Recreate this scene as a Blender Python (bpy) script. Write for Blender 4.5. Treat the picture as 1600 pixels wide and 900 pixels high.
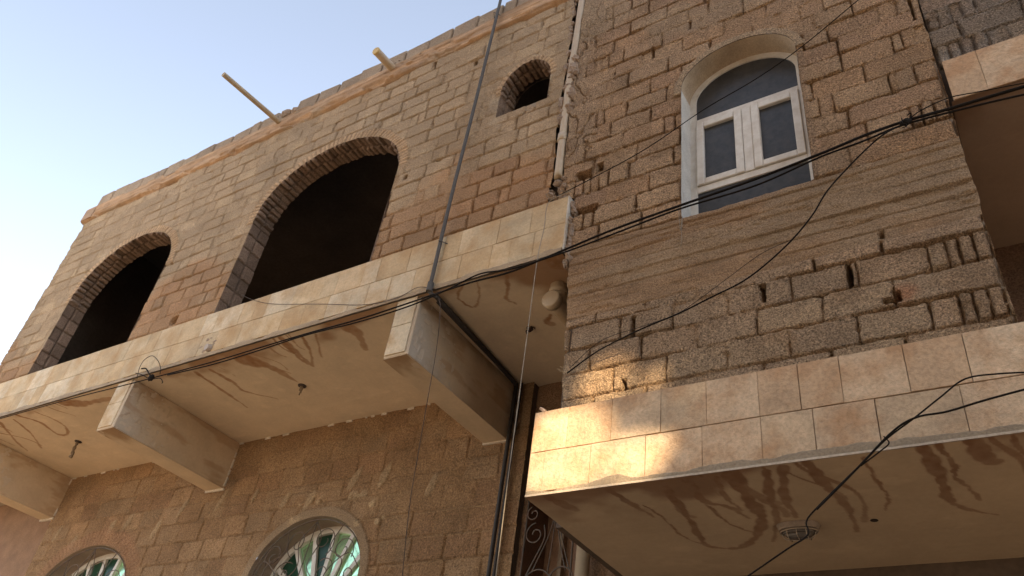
import bpy, math, random
import numpy as np

# ------------------------------------------------------------------ camera, sky, sun, exposure
scene = bpy.context.scene
for o in list(bpy.data.objects):
    bpy.data.objects.remove(o)
COL = scene.collection
YAW, PITCH, ROLL, FPX = 0.649258479, 0.650731544, 0.159323559, 1267.68
CAMZ = 1.6
_fw = np.array([-math.sin(YAW)*math.cos(PITCH), math.cos(YAW)*math.cos(PITCH), math.sin(PITCH)])
_r = np.cross(_fw, [0, 0, 1.]); _r /= np.linalg.norm(_r); _u = np.cross(_r, _fw)
_R = _r*math.cos(ROLL)+_u*math.sin(ROLL); _U = -_r*math.sin(ROLL)+_u*math.cos(ROLL)
CAM = np.array([0, 0, CAMZ])
from mathutils import Matrix
cd = bpy.data.cameras.new('camera'); cam = bpy.data.objects.new('camera', cd); COL.objects.link(cam)
cd.sensor_width = 36; cd.lens = FPX/1600*36; cd.clip_end = 2000; cd.clip_start = .05
M = Matrix(((_R[0], _U[0], -_fw[0], 0), (_R[1], _U[1], -_fw[1], 0), (_R[2], _U[2], -_fw[2], CAMZ), (0, 0, 0, 1)))
cam.matrix_world = M
scene.camera = cam

SUN_AZ = math.radians(140)      # clockwise from +Y (the facades face -Y)
SUN_EL = math.radians(22)
w = bpy.data.worlds.new('World'); scene.world = w; w.use_nodes = True
nt = w.node_tree; nt.nodes.clear()
sky = nt.nodes.new('ShaderNodeTexSky'); sky.sky_type = 'NISHITA'; sky.sun_disc = False
sky.sun_elevation = SUN_EL; sky.sun_rotation = SUN_AZ; sky.dust_density = 0.6; sky.altitude = 1200; sky.air_density = 1.0; sky.ozone_density = 1.0
bg = nt.nodes.new('ShaderNodeBackground'); bg.inputs[1].default_value = 0.15
wo = nt.nodes.new('ShaderNodeOutputWorld')
hs = nt.nodes.new('ShaderNodeHueSaturation'); hs.inputs['Saturation'].default_value = 0.58; hs.inputs['Value'].default_value = 0.88
nt.links.new(sky.outputs[0], hs.inputs['Color']); nt.links.new(hs.outputs[0], bg.inputs[0]); nt.links.new(bg.outputs[0], wo.inputs[0])
sd = bpy.data.lights.new('sun', 'SUN'); sd.energy = 3.4; sd.angle = math.radians(1.0); sd.color = (1, .78, .5)
sun = bpy.data.objects.new('sun', sd); COL.objects.link(sun)
SUN = np.array([math.sin(SUN_AZ)*math.cos(SUN_EL), math.cos(SUN_AZ)*math.cos(SUN_EL), math.sin(SUN_EL)])
from mathutils import Vector
sun.rotation_euler = Vector(SUN).to_track_quat('Z', 'Y').to_euler()
sun.location = (6, -6, 20)
scene.view_settings.view_transform = 'Standard'; scene.view_settings.look = 'None'
scene.view_settings.exposure = 1.88; scene.view_settings.gamma = 1
scene.view_settings.use_curve_mapping = False
scene.render.engine = 'CYCLES'
scene.cycles.max_bounces = 8; scene.cycles.diffuse_bounces = 5

# ------------------------------------------------------------------ measuring helpers
def ray(x, y):
    return (x-800)/FPX*_R - (y-450)/FPX*_U + _fw
def atY(x, y, Y):
    d = ray(x, y); return d*Y/d[1] + CAM
def atZ(x, y, Z):
    d = ray(x, y); return d*(Z-CAMZ)/d[2] + CAM

# ------------------------------------------------------------------ noise
def h2(ix, iy, seed=0):
    ix = np.asarray(ix).astype(np.int64); iy = np.asarray(iy).astype(np.int64)
    n = (ix*374761393 + iy*668265263 + int(seed)*974634777) & 0xffffffff
    n = ((n ^ (n >> 13))*1274126177) & 0xffffffff
    n = ((n ^ (n >> 15))*2246822519) & 0xffffffff
    n = n ^ (n >> 16)
    return n/4294967295.0
def vn(x, y, seed=0):
    xi = np.floor(x); yi = np.floor(y); fx = x-xi; fy = y-yi
    fx = fx*fx*fx*(fx*(fx*6-15)+10); fy = fy*fy*fy*(fy*(fy*6-15)+10)
    a = h2(xi, yi, seed); b = h2(xi+1, yi, seed); c = h2(xi, yi+1, seed); d = h2(xi+1, yi+1, seed)
    return ((a*(1-fx)+b*fx)*(1-fy)+(c*(1-fx)+d*fx)*fy)*2-1
def fbm(x, y, octv=4, seed=0, gain=.5):
    s = 0; a = 1; t = 0
    for k in range(octv):
        s = s+a*vn(x+k*17.3, y+k*9.1, seed+k*31); t += a; a *= gain; x = x*2.03; y = y*2.03
    return s/t
def sstep(a, b, x):
    t = np.clip((x-a)/(b-a), 0, 1); return t*t*(3-2*t)
def mix(a, b, t):
    return a*(1-t)+b*t
def mixc(a, b, t):
    return a*(1-t[..., None])+np.asarray(b)*t[..., None]

# ------------------------------------------------------------------ objects
def new_empty(name, loc, label, cat, group=None):
    o = bpy.data.objects.new(name, None); COL.objects.link(o); o.location = loc; o.empty_display_size = .2
    o['label'] = label; o['category'] = cat
    if group: o['group'] = group
    return o
def link(name, verts, faces, mat, parent=None, cols=None, smooth=False):
    """one mesh object; verts in world coordinates"""
    verts = np.asarray(verts, dtype=np.float64).reshape(-1, 3)
    if parent is None:
        org = np.array([(verts[:, 0].min()+verts[:, 0].max())/2, (verts[:, 1].min()+verts[:, 1].max())/2, verts[:, 2].min()])
    else:
        org = np.array(world_loc(parent))
    me = bpy.data.meshes.new(name)
    vv = verts-org
    if isinstance(faces, np.ndarray):
        me.vertices.add(len(vv)); me.vertices.foreach_set('co', vv.ravel().astype(np.float32))
        n = len(faces); me.loops.add(n*4); me.polygons.add(n)
        me.loops.foreach_set('vertex_index', faces.ravel().astype(np.int32))
        me.polygons.foreach_set('loop_start', np.arange(0, n*4, 4, dtype=np.int32))
        try: me.polygons.foreach_set('loop_total', np.full(n, 4, dtype=np.int32))
        except Exception: pass
        me.update(calc_edges=True)
    else:
        me.from_pydata([tuple(v) for v in vv], [], [tuple(f) for f in faces])
    me.validate()
    if cols is not None:
        at = me.color_attributes.new('Col', 'FLOAT_COLOR', 'POINT')
        cc = np.asarray(cols, dtype=np.float32); c = np.ones((len(verts), 4), dtype=np.float32); c[:, :cc.shape[-1]] = cc.reshape(len(verts), -1)
        at.data.foreach_set('color', c.ravel())
    if smooth:
        me.polygons.foreach_set('use_smooth', np.ones(len(me.polygons), dtype=bool))
    me.materials.append(mat); me.update()
    o = bpy.data.objects.new(name, me); COL.objects.link(o)
    if parent is None: o.location = org
    else: o.parent = parent
    return o
def world_loc(o):
    v = np.array(o.location)
    while o.parent is not None:
        o = o.parent; v = v+np.array(o.location)
    return v
def tag(o, label, cat, group=None):
    o['label'] = label; o['category'] = cat
    if group: o['group'] = group
    return o
def structure(o):
    o['kind'] = 'structure'; return o

class MB:
    """collects shapes for ONE mesh"""
    def __init__(s): s.v = []; s.f = []; s.c = []
    def add(s, v, f, c=(1, 1, 1)):
        n = len(s.v); s.v += [tuple(p) for p in v]; s.f += [tuple(i+n for i in q) for q in f]; s.c += [tuple(c)]*len(v)
    def box(s, x0, x1, y0, y1, z0, z1, c=(1, 1, 1), jit=0):
        v = [(x, y, z) for z in (z0, z1) for y in (y0, y1) for x in (x0, x1)]
        if jit: v = [tuple(a+random.uniform(-jit, jit) for a in p) for p in v]
        s.add(v, [(0, 2, 3, 1), (4, 5, 7, 6), (0, 1, 5, 4), (2, 6, 7, 3), (0, 4, 6, 2), (1, 3, 7, 5)], c)
    def bbox(s, x0, x1, y0, y1, z0, z1, b=.004, c=(1, 1, 1), jit=0):
        """box with chamfered front (-Y) edges"""
        def j(): return random.uniform(-jit, jit)
        back = [(x0, y1, z0), (x1, y1, z0), (x1, y1, z1), (x0, y1, z1)]
        mid = [(x0+j(), y0+b, z0+j()), (x1+j(), y0+b, z0+j()), (x1+j(), y0+b, z1+j()), (x0+j(), y0+b, z1+j())]
        t = random.uniform(-1, 1)*jit*.5; t2 = random.uniform(-1, 1)*jit*.5
        fr = [(mid[0][0]+b, y0+t, mid[0][2]+b), (mid[1][0]-b, y0+t2, mid[1][2]+b), (mid[2][0]-b, y0+t2-t, mid[2][2]-b), (mid[3][0]+b, y0, mid[3][2]-b)]
        v = back+mid+fr; f = []
        for a in (0, 4):
            for k in range(4): f.append((a+k, a+(k+1) % 4, a+4+(k+1) % 4, a+4+k))
        f.append((8, 9, 10, 11)); f.append((3, 2, 1, 0))
        s.add(v, f, c)
    def tube(s, pts, r, n=8, c=(1, 1, 1), cap=True):
        pts = [np.array(p, float) for p in pts]; k = len(pts)
        rr = r if hasattr(r, '__len__') else [r]*k
        ref = None; v = []; f = []
        for i, p in enumerate(pts):
            t = pts[min(i+1, k-1)]-pts[max(i-1, 0)]; t /= (np.linalg.norm(t)+1e-9)
            if ref is None: ref = np.cross(t, [0, 0, 1.] if abs(t[2]) < .9 else [1., 0, 0])
            ref = ref-t*(ref@t); ref /= np.linalg.norm(ref)+1e-9
            b = np.cross(t, ref)
            for q in range(n):
                a = 2*math.pi*q/n; v.append(p+rr[i]*(math.cos(a)*ref+math.sin(a)*b))
        for i in range(k-1):
            for q in range(n):
                f.append((i*n+q, i*n+(q+1) % n, (i+1)*n+(q+1) % n, (i+1)*n+q))
        if cap: f.append(tuple(range(n))[::-1]); f.append(tuple((k-1)*n+q for q in range(n)))
        s.add(v, f, c)
    def lathe(s, c0, axis, prof, n=20, c=(1, 1, 1)):
        """prof: (distance along axis, radius)"""
        axis = np.array(axis, float); axis /= np.linalg.norm(axis); c0 = np.array(c0, float)
        s.tube([c0+axis*(d+i*1e-6) for i, (d, r) in enumerate(prof)], [r for d, r in prof], n, c)
    def bar(s, a, b, wx, wy, c=(1, 1, 1)):
        """flat bar from a to b in an XZ plane, wx wide in plane, wy deep in Y"""
        a = np.array(a, float); b = np.array(b, float); d = b-a; d /= np.linalg.norm(d)
        n = np.cross(d, [0, 1., 0]); n /= np.linalg.norm(n); y = np.array([0, 1., 0])
        v = []
        for p in (a, b):
            for (i, k) in ((-1, -1), (1, -1), (1, 1), (-1, 1)): v.append(p+n*i*wx/2+y*k*wy/2)
        s.add(v, [(0, 1, 2, 3), (7, 6, 5, 4), (0, 4, 5, 1), (1, 5, 6, 2), (2, 6, 7, 3), (3, 7, 4, 0)], c)
    def build(s, name, mat, parent=None, smooth=False, cols=False):
        return link(name, s.v, s.f, mat, parent, s.c if cols else None, smooth)

def catmull(P, per=8):
    P = [np.array(p, float) for p in P]; Q = [2*P[0]-P[1]]+P+[2*P[-1]-P[-2]]; out = []
    for i in range(1, len(Q)-2):
        for k in range(per):
            t = k/per; a, b, c, d = Q[i-1:i+3]
            out.append(.5*((2*b)+(c-a)*t+(2*a-5*b+4*c-d)*t*t+(3*b-a-3*c+d)*t**3))
    out.append(P[-1]); return out

# ------------------------------------------------------------------ materials
def mat(name, color=None, attr=False, rough=.9, n1=(60, .15), n2=(6, .12), bump=(120, .3, .004), spec=.3, metal=0, pits=None, streak=None, tint=None):
    m = bpy.data.materials.new(name); m.use_nodes = True; t = m.node_tree; N = t.nodes; L = t.links
    b = N['Principled BSDF']; b.inputs['Roughness'].default_value = rough; b.inputs['Metallic'].default_value = metal
    b.inputs['Specular IOR Level'].default_value = spec
    tc = N.new('ShaderNodeTexCoord')
    if attr:
        c = N.new('ShaderNodeVertexColor'); c.layer_name = 'Col'; out = c.outputs[0]
    else:
        c = N.new('ShaderNodeRGB'); c.outputs[0].default_value = (*color, 1); out = c.outputs[0]
    def noise(sc, det=4, vec=None, rg=.6):
        n = N.new('ShaderNodeTexNoise'); n.inputs['Scale'].default_value = sc; n.inputs['Detail'].default_value = det
        n.inputs['Roughness'].default_value = rg
        L.new(vec or tc.outputs['Object'], n.inputs['Vector']); return n
    def mul(out, val_socket, lo, hi, frm=(.25, .75)):
        mr = N.new('ShaderNodeMapRange'); mr.inputs[1].default_value = frm[0]; mr.inputs[2].default_value = frm[1]
        mr.inputs[3].default_value = lo; mr.inputs[4].default_value = hi; L.new(val_socket, mr.inputs[0])
        mx = N.new('ShaderNodeMix'); mx.data_type = 'RGBA'; mx.blend_type = 'MULTIPLY'; mx.inputs[0].default_value = 1
        L.new(out, mx.inputs[6]); L.new(mr.outputs[0], mx.inputs[7]); return mx.outputs[2]
    for (sc, am) in (n1, n2):
        if am: out = mul(out, noise(sc).outputs[0], 1-am, 1+am)
    if tint:   # blend towards a second albedo in soft patches
        sc, colr, am = tint
        n = noise(sc, 5); mr = N.new('ShaderNodeMapRange'); mr.inputs[1].default_value = .42; mr.inputs[2].default_value = .66; mr.inputs[3].default_value = 0; mr.inputs[4].default_value = am
        L.new(n.outputs[0], mr.inputs[0]); mx = N.new('ShaderNodeMix'); mx.data_type = 'RGBA'
        L.new(mr.outputs[0], mx.inputs[0]); L.new(out, mx.inputs[6]); mx.inputs[7].default_value = (*colr, 1); out = mx.outputs[2]
    if streak:
        mp = N.new('ShaderNodeMapping'); mp.inputs['Scale'].default_value = streak[0]; L.new(tc.outputs['Object'], mp.inputs[0])
        out = mul(out, noise(1, 5, mp.outputs[0]).outputs[0], 1-streak[1], 1+streak[1])
    bn = noise(bump[0], 5, rg=.7); h = bn.outputs[0]
    if pits:
        vo = N.new('ShaderNodeTexNoise'); vo.inputs['Scale'].default_value = pits[0]; vo.inputs['Detail'].default_value = 3
        vo.inputs['Roughness'].default_value = .8
        L.new(tc.outputs['Object'], vo.inputs['Vector'])
        cr = N.new('ShaderNodeMapRange'); cr.inputs[1].default_value = .28; cr.inputs[2].default_value = .60; L.new(vo.outputs[0], cr.inputs[0])
        pc = cr.outputs[0]
        if attr:
            mm = N.new('ShaderNodeMix'); mm.data_type = 'FLOAT'; L.new(c.outputs[1], mm.inputs[0]); mm.inputs[2].default_value = .85; L.new(pc, mm.inputs[3]); pc = mm.outputs[0]
        out = mul(out, pc, 1-pits[1], 1+pits[1]*.22, (0, 1))
        ad = N.new('ShaderNodeMath'); ad.operation = 'ADD'; L.new(h, ad.inputs[0]); L.new(pc, ad.inputs[1]); h = ad.outputs[0]
    bp = N.new('ShaderNodeBump'); bp.inputs['Strength'].default_value = bump[1]; bp.inputs['Distance'].default_value = bump[2]
    L.new(h, bp.inputs['Height']); L.new(bp.outputs[0], b.inputs['Normal'])
    L.new(out, b.inputs['Base Color'])
    return m

M_BLOCK_R = mat('pumice_block', attr=True, n1=(110, .5), n2=(3, .18), bump=(110, 1, .013), pits=(72, .8))
M_BLOCK_L = mat('concrete_block', attr=True, n1=(70, .24), n2=(2.2, .18), bump=(85, 1, .010), pits=(55, .32))
M_LOWER = mat('washed_block', attr=True, n1=(80, .34), n2=(2.5, .2), bump=(95, 1, .012), pits=(62, .55))
M_TILE = mat('stone_tile', attr=True, rough=.75, n1=(45, .1), n2=(3, .26), bump=(120, .5, .005), tint=(3.5, (.44, .27, .12), .75), pits=(40, .14))
M_TILE_R = mat('travertine_tile', attr=True, rough=.75, n1=(60, .08), n2=(5, .2), bump=(110, .6, .005), tint=(4, (.45, .26, .135), .85), pits=(42, .24))
M_PLASTER = mat('stained_plaster', attr=True, rough=.85, n1=(30, .05), n2=(3, .09), bump=(60, .35, .004))
M_CEMENT = mat('cement_render', attr=True, n1=(70, .2), n2=(5, .18), bump=(80, .9, .009))
M_CONC = mat('raw_concrete', (.30, .25, .2), n1=(60, .14), n2=(3, .14))
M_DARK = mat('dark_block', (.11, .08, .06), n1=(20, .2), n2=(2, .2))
M_UPVC = mat('white_window_plastic', (.66, .63, .58), rough=.35, n1=(30, .05), n2=(6, .08), bump=(50, .05, .001), spec=.5, tint=(7, (.42, .35, .27), .5))
M_PVC = mat('cream_pvc', (.44, .34, .225), rough=.45, n1=(25, .06), n2=(5, .1), bump=(50, .08, .001), spec=.5, tint=(9, (.40, .28, .17), .5))
M_STEEL = mat('grey_conduit', (.08, .074, .068), rough=.8, n1=(40, .2), n2=(8, .2), bump=(90, .15, .001), spec=.5)
M_BLACKPIPE = mat('black_pipe', (.035, .03, .028), rough=.6, n1=(40, .2), n2=(8, .2), bump=(90, .15, .001))
M_CABLE = mat('black_cable', (.014, .011, .009), rough=.8, n1=(40, .2), n2=(8, .2), bump=(90, .1, .001), spec=.12)
M_CORD = mat('pale_cord', (.30, .25, .19), rough=.7, n1=(40, .2), n2=(8, .2))
M_THINWIRE = mat('rusty_wire', (.07, .045, .03), rough=.7, n1=(40, .2), n2=(8, .2))
M_IRON = mat('painted_iron', (.10, .085, .07), rough=.6, n1=(40, .25), n2=(8, .2), tint=(10, (.18, .09, .05), .5))
M_WOOD = mat('weathered_timber', (.40, .31, .2), rough=.8, n1=(60, .2), n2=(8, .18), streak=((60, 3, 60), .3))
M_GLASSDARK = mat('dusty_dark_glass', (.035, .037, .042), rough=.38, n1=(30, .25), n2=(5, .3), bump=(20, .02, .001), spec=.35, tint=(12, (.07, .066, .062), .5))
M_GLASSGREEN = mat('green_glass', (.50, .80, .50), rough=.12, n1=(6, .2), n2=(2, .3), bump=(7, .03, .002), spec=1.0, metal=.75)
M_GLASSDEEP = mat('deep_green_glass', (.015, .05, .03), rough=.2, n1=(6, .2), n2=(2, .3), bump=(7, .05, .002), spec=.3)
M_CLEAR = mat('grey_lamp_glass', (.10, .085, .075), rough=.2, n1=(30, .2), n2=(6, .3), bump=(30, .1, .001), spec=.6)
M_GROUND = mat('dusty_ground', (.48, .35, .22), n1=(8, .15), n2=(.6, .15), bump=(30, .4, .01))
M_BLOCKER = mat('blocker_render', (.42, .31, .21), n1=(8, .1), n2=(.8, .15))
M_JUTE = mat('cement_lump', (.30, .22, .16), n1=(60, .3), n2=(12, .25), bump=(60, .8, .01))

# ------------------------------------------------------------------ openings
class Arch:
    def __init__(s, x0, x1, zb, zs, rise, skew=0, power=2.0):
        s.cx = (x0+x1)/2; s.hw = (x1-x0)/2; s.zb = zb; s.zs = zs; s.rise = rise; s.skew = skew; s.x0 = x0; s.x1 = x1
    def sdf(s, X, Z):
        dx = X-s.cx; dz = Z-s.zs-s.skew*dx
        f = np.sqrt((dx/s.hw)**2+(dz/s.rise)**2)+1e-9
        g = np.sqrt((dx/s.hw**2)**2+(dz/s.rise**2)**2)+1e-9
        de = (f-1)*f/g
        d = np.where(dz > 0, de, np.abs(dx)-s.hw)
        return np.maximum(d, s.zb-Z)
    def path(s, n=60, bottom=None):
        zb = s.zb if bottom is None else bottom
        pts = [(s.x0, zb)]
        for k in range(n+1):
            a = math.pi-math.pi*k/n
            dx = s.hw*math.cos(a); pts.append((s.cx+dx, s.zs+s.rise*math.sin(a)+s.skew*dx))
        pts.append((s.x1, zb)); return np.array(pts)
def resample(P, step):
    d = np.r_[0, np.cumsum(np.hypot(*np.diff(P, axis=0).T))]
    n = max(3, int(d[-1]/step)); t = np.linspace(0, d[-1], n)
    return np.c_[np.interp(t, d, P[:, 0]), np.interp(t, d, P[:, 1])], t
def normals2(P):
    t = np.gradient(P, axis=0); t /= np.linalg.norm(t, axis=1)[:, None]+1e-12
    return np.c_[t[:, 1], -t[:, 0]]      # points to the inside when path runs up, over, down

def sheet(name, x0, x1, z0, z1, step, Y, fn, material, parent, arches=(), edge=None, smooth=True, mask=None):
    nx = int(round((x1-x0)/step))+1; nz = int(round((z1-z0)/step))+1
    X, Z = np.meshgrid(np.linspace(x0, x1, nx), np.linspace(z0, z1, nz))
    def sd(X, Z):
        s = np.full(X.shape, 9.0)
        for a in arches: s = np.minimum(s, a.sdf(X, Z))
        if mask is not None: s = np.minimum(s, mask(X, Z))
        return s
    keep = None
    if arches or mask is not None:
        S = sd(X, Z); e = 1e-4
        near = np.abs(S) < step*.8
        xs = X[near]; zs = Z[near]
        for _ in range(2):
            s0 = sd(xs, zs); gx = (sd(xs+e, zs)-s0)/e; gz = (sd(xs, zs+e)-s0)/e; g2 = gx*gx+gz*gz+1e-9
            xs = xs-s0*gx/g2; zs = zs-s0*gz/g2
        ok = np.hypot(xs-X[near], zs-Z[near]) < step*1.2
        Xn = X[near].copy(); Zn = Z[near].copy(); Xn[ok] = xs[ok]; Zn[ok] = zs[ok]
        X[near] = Xn; Z[near] = Zn
        Sc = (S[:-1, :-1]+S[1:, :-1]+S[:-1, 1:]+S[1:, 1:])/4
        keep = Sc > 0
    h, C = fn(X, Z)
    V = np.stack([X, Y-h, Z], -1).reshape(-1, 3)
    idx = np.arange(nx*nz).reshape(nz, nx)
    F = np.stack([idx[:-1, :-1], idx[:-1, 1:], idx[1:, 1:], idx[1:, :-1]], -1)
    F = F[keep] if keep is not None else F.reshape(-1, 4)
    used = np.zeros(nx*nz, bool); used[F.ravel()] = True
    remap = np.cumsum(used)-1
    return link(name, V[used], remap[F], material, parent, C.reshape(-1, C.shape[-1])[used], smooth)

def sheetxy(name, x0, x1, y0, y1, step, Zc, fn, material, parent):
    """downward-facing sheet (underside of a slab); h>0 hangs lower"""
    nx = int(round((x1-x0)/step))+1; ny = int(round((y1-y0)/step))+1
    X, Yg = np.meshgrid(np.linspace(x0, x1, nx), np.linspace(y0, y1, ny))
    h, C = fn(X, Yg)
    V = np.stack([X, Yg, Zc-h], -1).reshape(-1, 3); idx = np.arange(nx*ny).reshape(ny, nx)
    F = np.stack([idx[:-1, :-1], idx[1:, :-1], idx[1:, 1:], idx[:-1, 1:]], -1).reshape(-1, 4)
    return link(name, V, F, material, parent, C, True)

# ------------------------------------------------------------------ masonry pattern
def masonry(X, Z, zb, ch, seed, rowjoints, wob=.006, jadd=0, rag=1):
    Zp = Z+wob*fbm(X*1.2, Z*.8, 3, seed)+.003*fbm(X*9, Z*9, 2, seed+5)
    r = np.floor((Zp-zb)/ch).astype(int); fz = (Zp-zb)-r*ch
    Xp = X+.004*fbm(X*7, Z*7, 2, seed+7)
    dl = np.zeros_like(X); dr = np.zeros_like(X); ci = np.zeros(X.shape, int)
    for row in np.unique(r):
        m = r == row; J = rowjoints(row); i = np.clip(np.searchsorted(J, Xp[m]), 1, len(J)-1)
        dl[m] = Xp[m]-J[i-1]; dr[m] = J[i]-Xp[m]; ci[m] = i
    wl = .002+.006*h2(r, ci-1, seed+1)**2; wr = .002+.006*h2(r, ci, seed+1)**2
    wb = .002+.005*h2(r, np.floor(X*1.7), seed+2)**2; wt = .002+.005*h2(r+1, np.floor(X*1.7), seed+2)**2
    dx = np.minimum(dl-wl, dr-wr)-jadd; dz = np.minimum(fz-wb, ch-fz-wt)-jadd
    Rr = .004+.014*h2(r, ci, seed+3)
    a = np.maximum(Rr-dx, 0); b = np.maximum(Rr-dz, 0)
    d = np.where((a > 0) | (b > 0), Rr-np.hypot(a, b), np.minimum(dx, dz))
    d = d+rag*(.007*fbm(X*20, Z*20, 3, seed+9)+.0035*fbm(X*60, Z*60, 2, seed+10))
    cx = (dr-dl)/2; cz = fz-ch/2
    return d, r, ci, cx, cz, dl, dr

def joints_fn(x0, x1, seed, sizes=((.40, .62), (.36, .1), (.30, .1), (.20, .1), (.12, .08)), rib=None):
    cache = {}
    def f(row):
        if row in cache: return cache[row]
        rnd = random.Random(int(seed*1000+int(row)*7+3))
        J = [x0-.5-(.2 if row % 2 else 0)-rnd.uniform(0, .08)]
        while J[-1] < x1+.6:
            u = rnd.random(); acc = 0
            for s, p in sizes:
                acc += p
                if u <= acc: break
            J.append(J[-1]+s*rnd.uniform(.97, 1.03))
        if rib: J = rib(row, J, rnd)
        cache[row] = np.array(J); return cache[row]
    return f

def block_surface(X, Z, zb, ch, seed, jf, pal, mort, depth=(.005, .028), face_amp=.006, edge=.010, flush=0.0, rough=.0035, jadd=0, rag=1, cv=.16):
    d, r, c, cx, cz, dl, dr = masonry(X, Z, zb, ch, seed, jf, .006, jadd, rag)
    face = sstep(-.003, edge, d)
    m1 = fbm(X*1.3, Z*1.5, 3, seed+20)+.5*(h2(r, c, seed+21)-.5)-flush
    jd = mix(depth[0], depth[1], sstep(-.35, .35, m1))
    off = (h2(r, c, seed+4)-.5)*2*face_amp; off = off+cx*(h2(r, c, seed+5)-.5)*.02+cz*(h2(r, c, seed+6)-.5)*.06
    ro = rough*fbm(X*22, Z*22, 4, seed+8)+.0035*fbm(X*5, Z*5, 3, seed+18)
    # chipped spots
    chip = sstep(.42, .6, fbm(X*6, Z*6, 3, seed+30))*sstep(.05, .0, d)
    sq = sstep(.05, -.3, m1)*sstep(.0, .5, fbm(X*11, Z*11, 3, seed+31)+.15)     # mortar squeezed out of full joints
    h = face*off-(1-face)*(jd-sq*(jd+.007))+ro-chip*.014+sq*sstep(.03, .0, d)*.004
    k = h2(r, c, seed+11)
    pal = np.asarray(pal); P = pal[(h2(r, c, seed+12)*len(pal)*.999).astype(int)]
    C = P*(1-cv/2+cv*k)[..., None]
    mc = np.asarray(mort)*(1+.14*fbm(X*9, Z*9, 3, seed+13))[..., None]
    # mortar smeared over the block edges
    sm = sstep(.1, .5, fbm(X*3.2, Z*3.2, 4, seed+14)+.25*sstep(.05, 0, d))*.65
    C = C*face[..., None]+mc*(1-face[..., None]); C = C*(1-sm[..., None])+mc*sm[..., None]
    return h, C, d, r, c, face

def hole(h, X, Z, cx, cz, w, hh, depth=.16, n=0.02, rnd=0):
    dx = np.abs(X-cx)-w/2; dz = np.abs(Z-cz)-hh/2
    if rnd: d = np.hypot((X-cx)/w*2, (Z-cz)/hh*2)-1; d = d*min(w, hh)/2
    else: d = np.maximum(dx, dz)
    d = d+n*.4*fbm(X*22+cx*9, Z*22, 3, 5)
    t = sstep(.004, -.006, d)
    return np.minimum(h, mix(h, -depth, t))

FY = 4.4; LY = 6.07
# ------------------------------------------------------------------ ground and street
gm = MB(); gm.box(-600, 600, -600, 600, -.5, 0)
structure(gm.build('ground', M_GROUND))
rb_ = MB(); rb_.box(-60, 60, -2.2, 1.6, .004-.1, .02); structure(rb_.build('street', mat('street_dust', (.22, .18, .14), n1=(8, .15), n2=(.6, .15), bump=(30, .4, .01))))

# ------------------------------------------------------------------ LEFT HOUSE
A1 = Arch(-11.57, -9.30, 6.60, 8.02, .90)
A2 = Arch(-7.63, -5.22, 6.60, 8.15, .93, -.05)
A3 = Arch(-3.92, -3.28, 8.31, 8.70, .40, -.06)
left = new_empty('block_house', (-7.8, 6, 0), 'long unplastered concrete block house with three arched openings and a tiled slab edge', 'house')

GREY = [(.355, .275, .20), (.345, .265, .19), (.365, .285, .205), (.35, .27, .195), (.33, .258, .19)]
RED = [(.34, .215, .13), (.325, .20, .12), (.345, .225, .14), (.32, .21, .13), (.33, .215, .135)]
MORT = (.31, .235, .165)
def rib_left(row, J, rnd):
    if row % 2 == 0:
        J = [j for j in J if j > -12.42]; return [-13.2, -12.69, -12.62, -12.56, -12.50]+J
    return J
JL = joints_fn(-12.7, -3.0, 11, rib=rib_left)
HOLES_L = [(atY(272, 500, FY), .13, .15, 1), (atY(743, 98, FY), .04, .1, 0), (atY(680, 102, FY), .03, .14, 0), (atY(634, 277, FY), .06, .07, 1)]
def arch_ring(h, C, X, Z, A, seed, wd=.11):
    s = A.sdf(X, Z)
    ang = np.arctan2((Z-A.zs)/A.rise, (X-A.cx)/A.hw)
    L = ang*(A.hw+A.rise)/2/.062; fr = L-np.floor(L)
    jn = sstep(.10, .26, np.minimum(fr, 1-fr)+.06*fbm(X*20, Z*20, 2, seed))
    wdn = wd*(1+.25*fbm(X*5, Z*5, 3, seed+1))
    m = sstep(wdn+.01, wdn-.01, s)*((Z > A.zs-.02) & (s > -.05))
    hr = .004+.010*jn*(.5+h2(np.floor(L), 0, seed))+.004*fbm(X*30, Z*30, 3, seed+2)-.006
    rim = sstep(.012, .0, np.abs(s-wdn-.01))*(Z > A.zs)*.012*sstep(-.1, .3, fbm(X*3, Z*3, 2, seed+6))
    Cr = np.asarray((.36, .265, .185))*(.8+.35*jn+.2*h2(np.floor(L), 1, seed)*.5)[..., None]
    return mix(h, hr, m)+rim, C*(1-m[..., None])+Cr*m[..., None]
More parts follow.
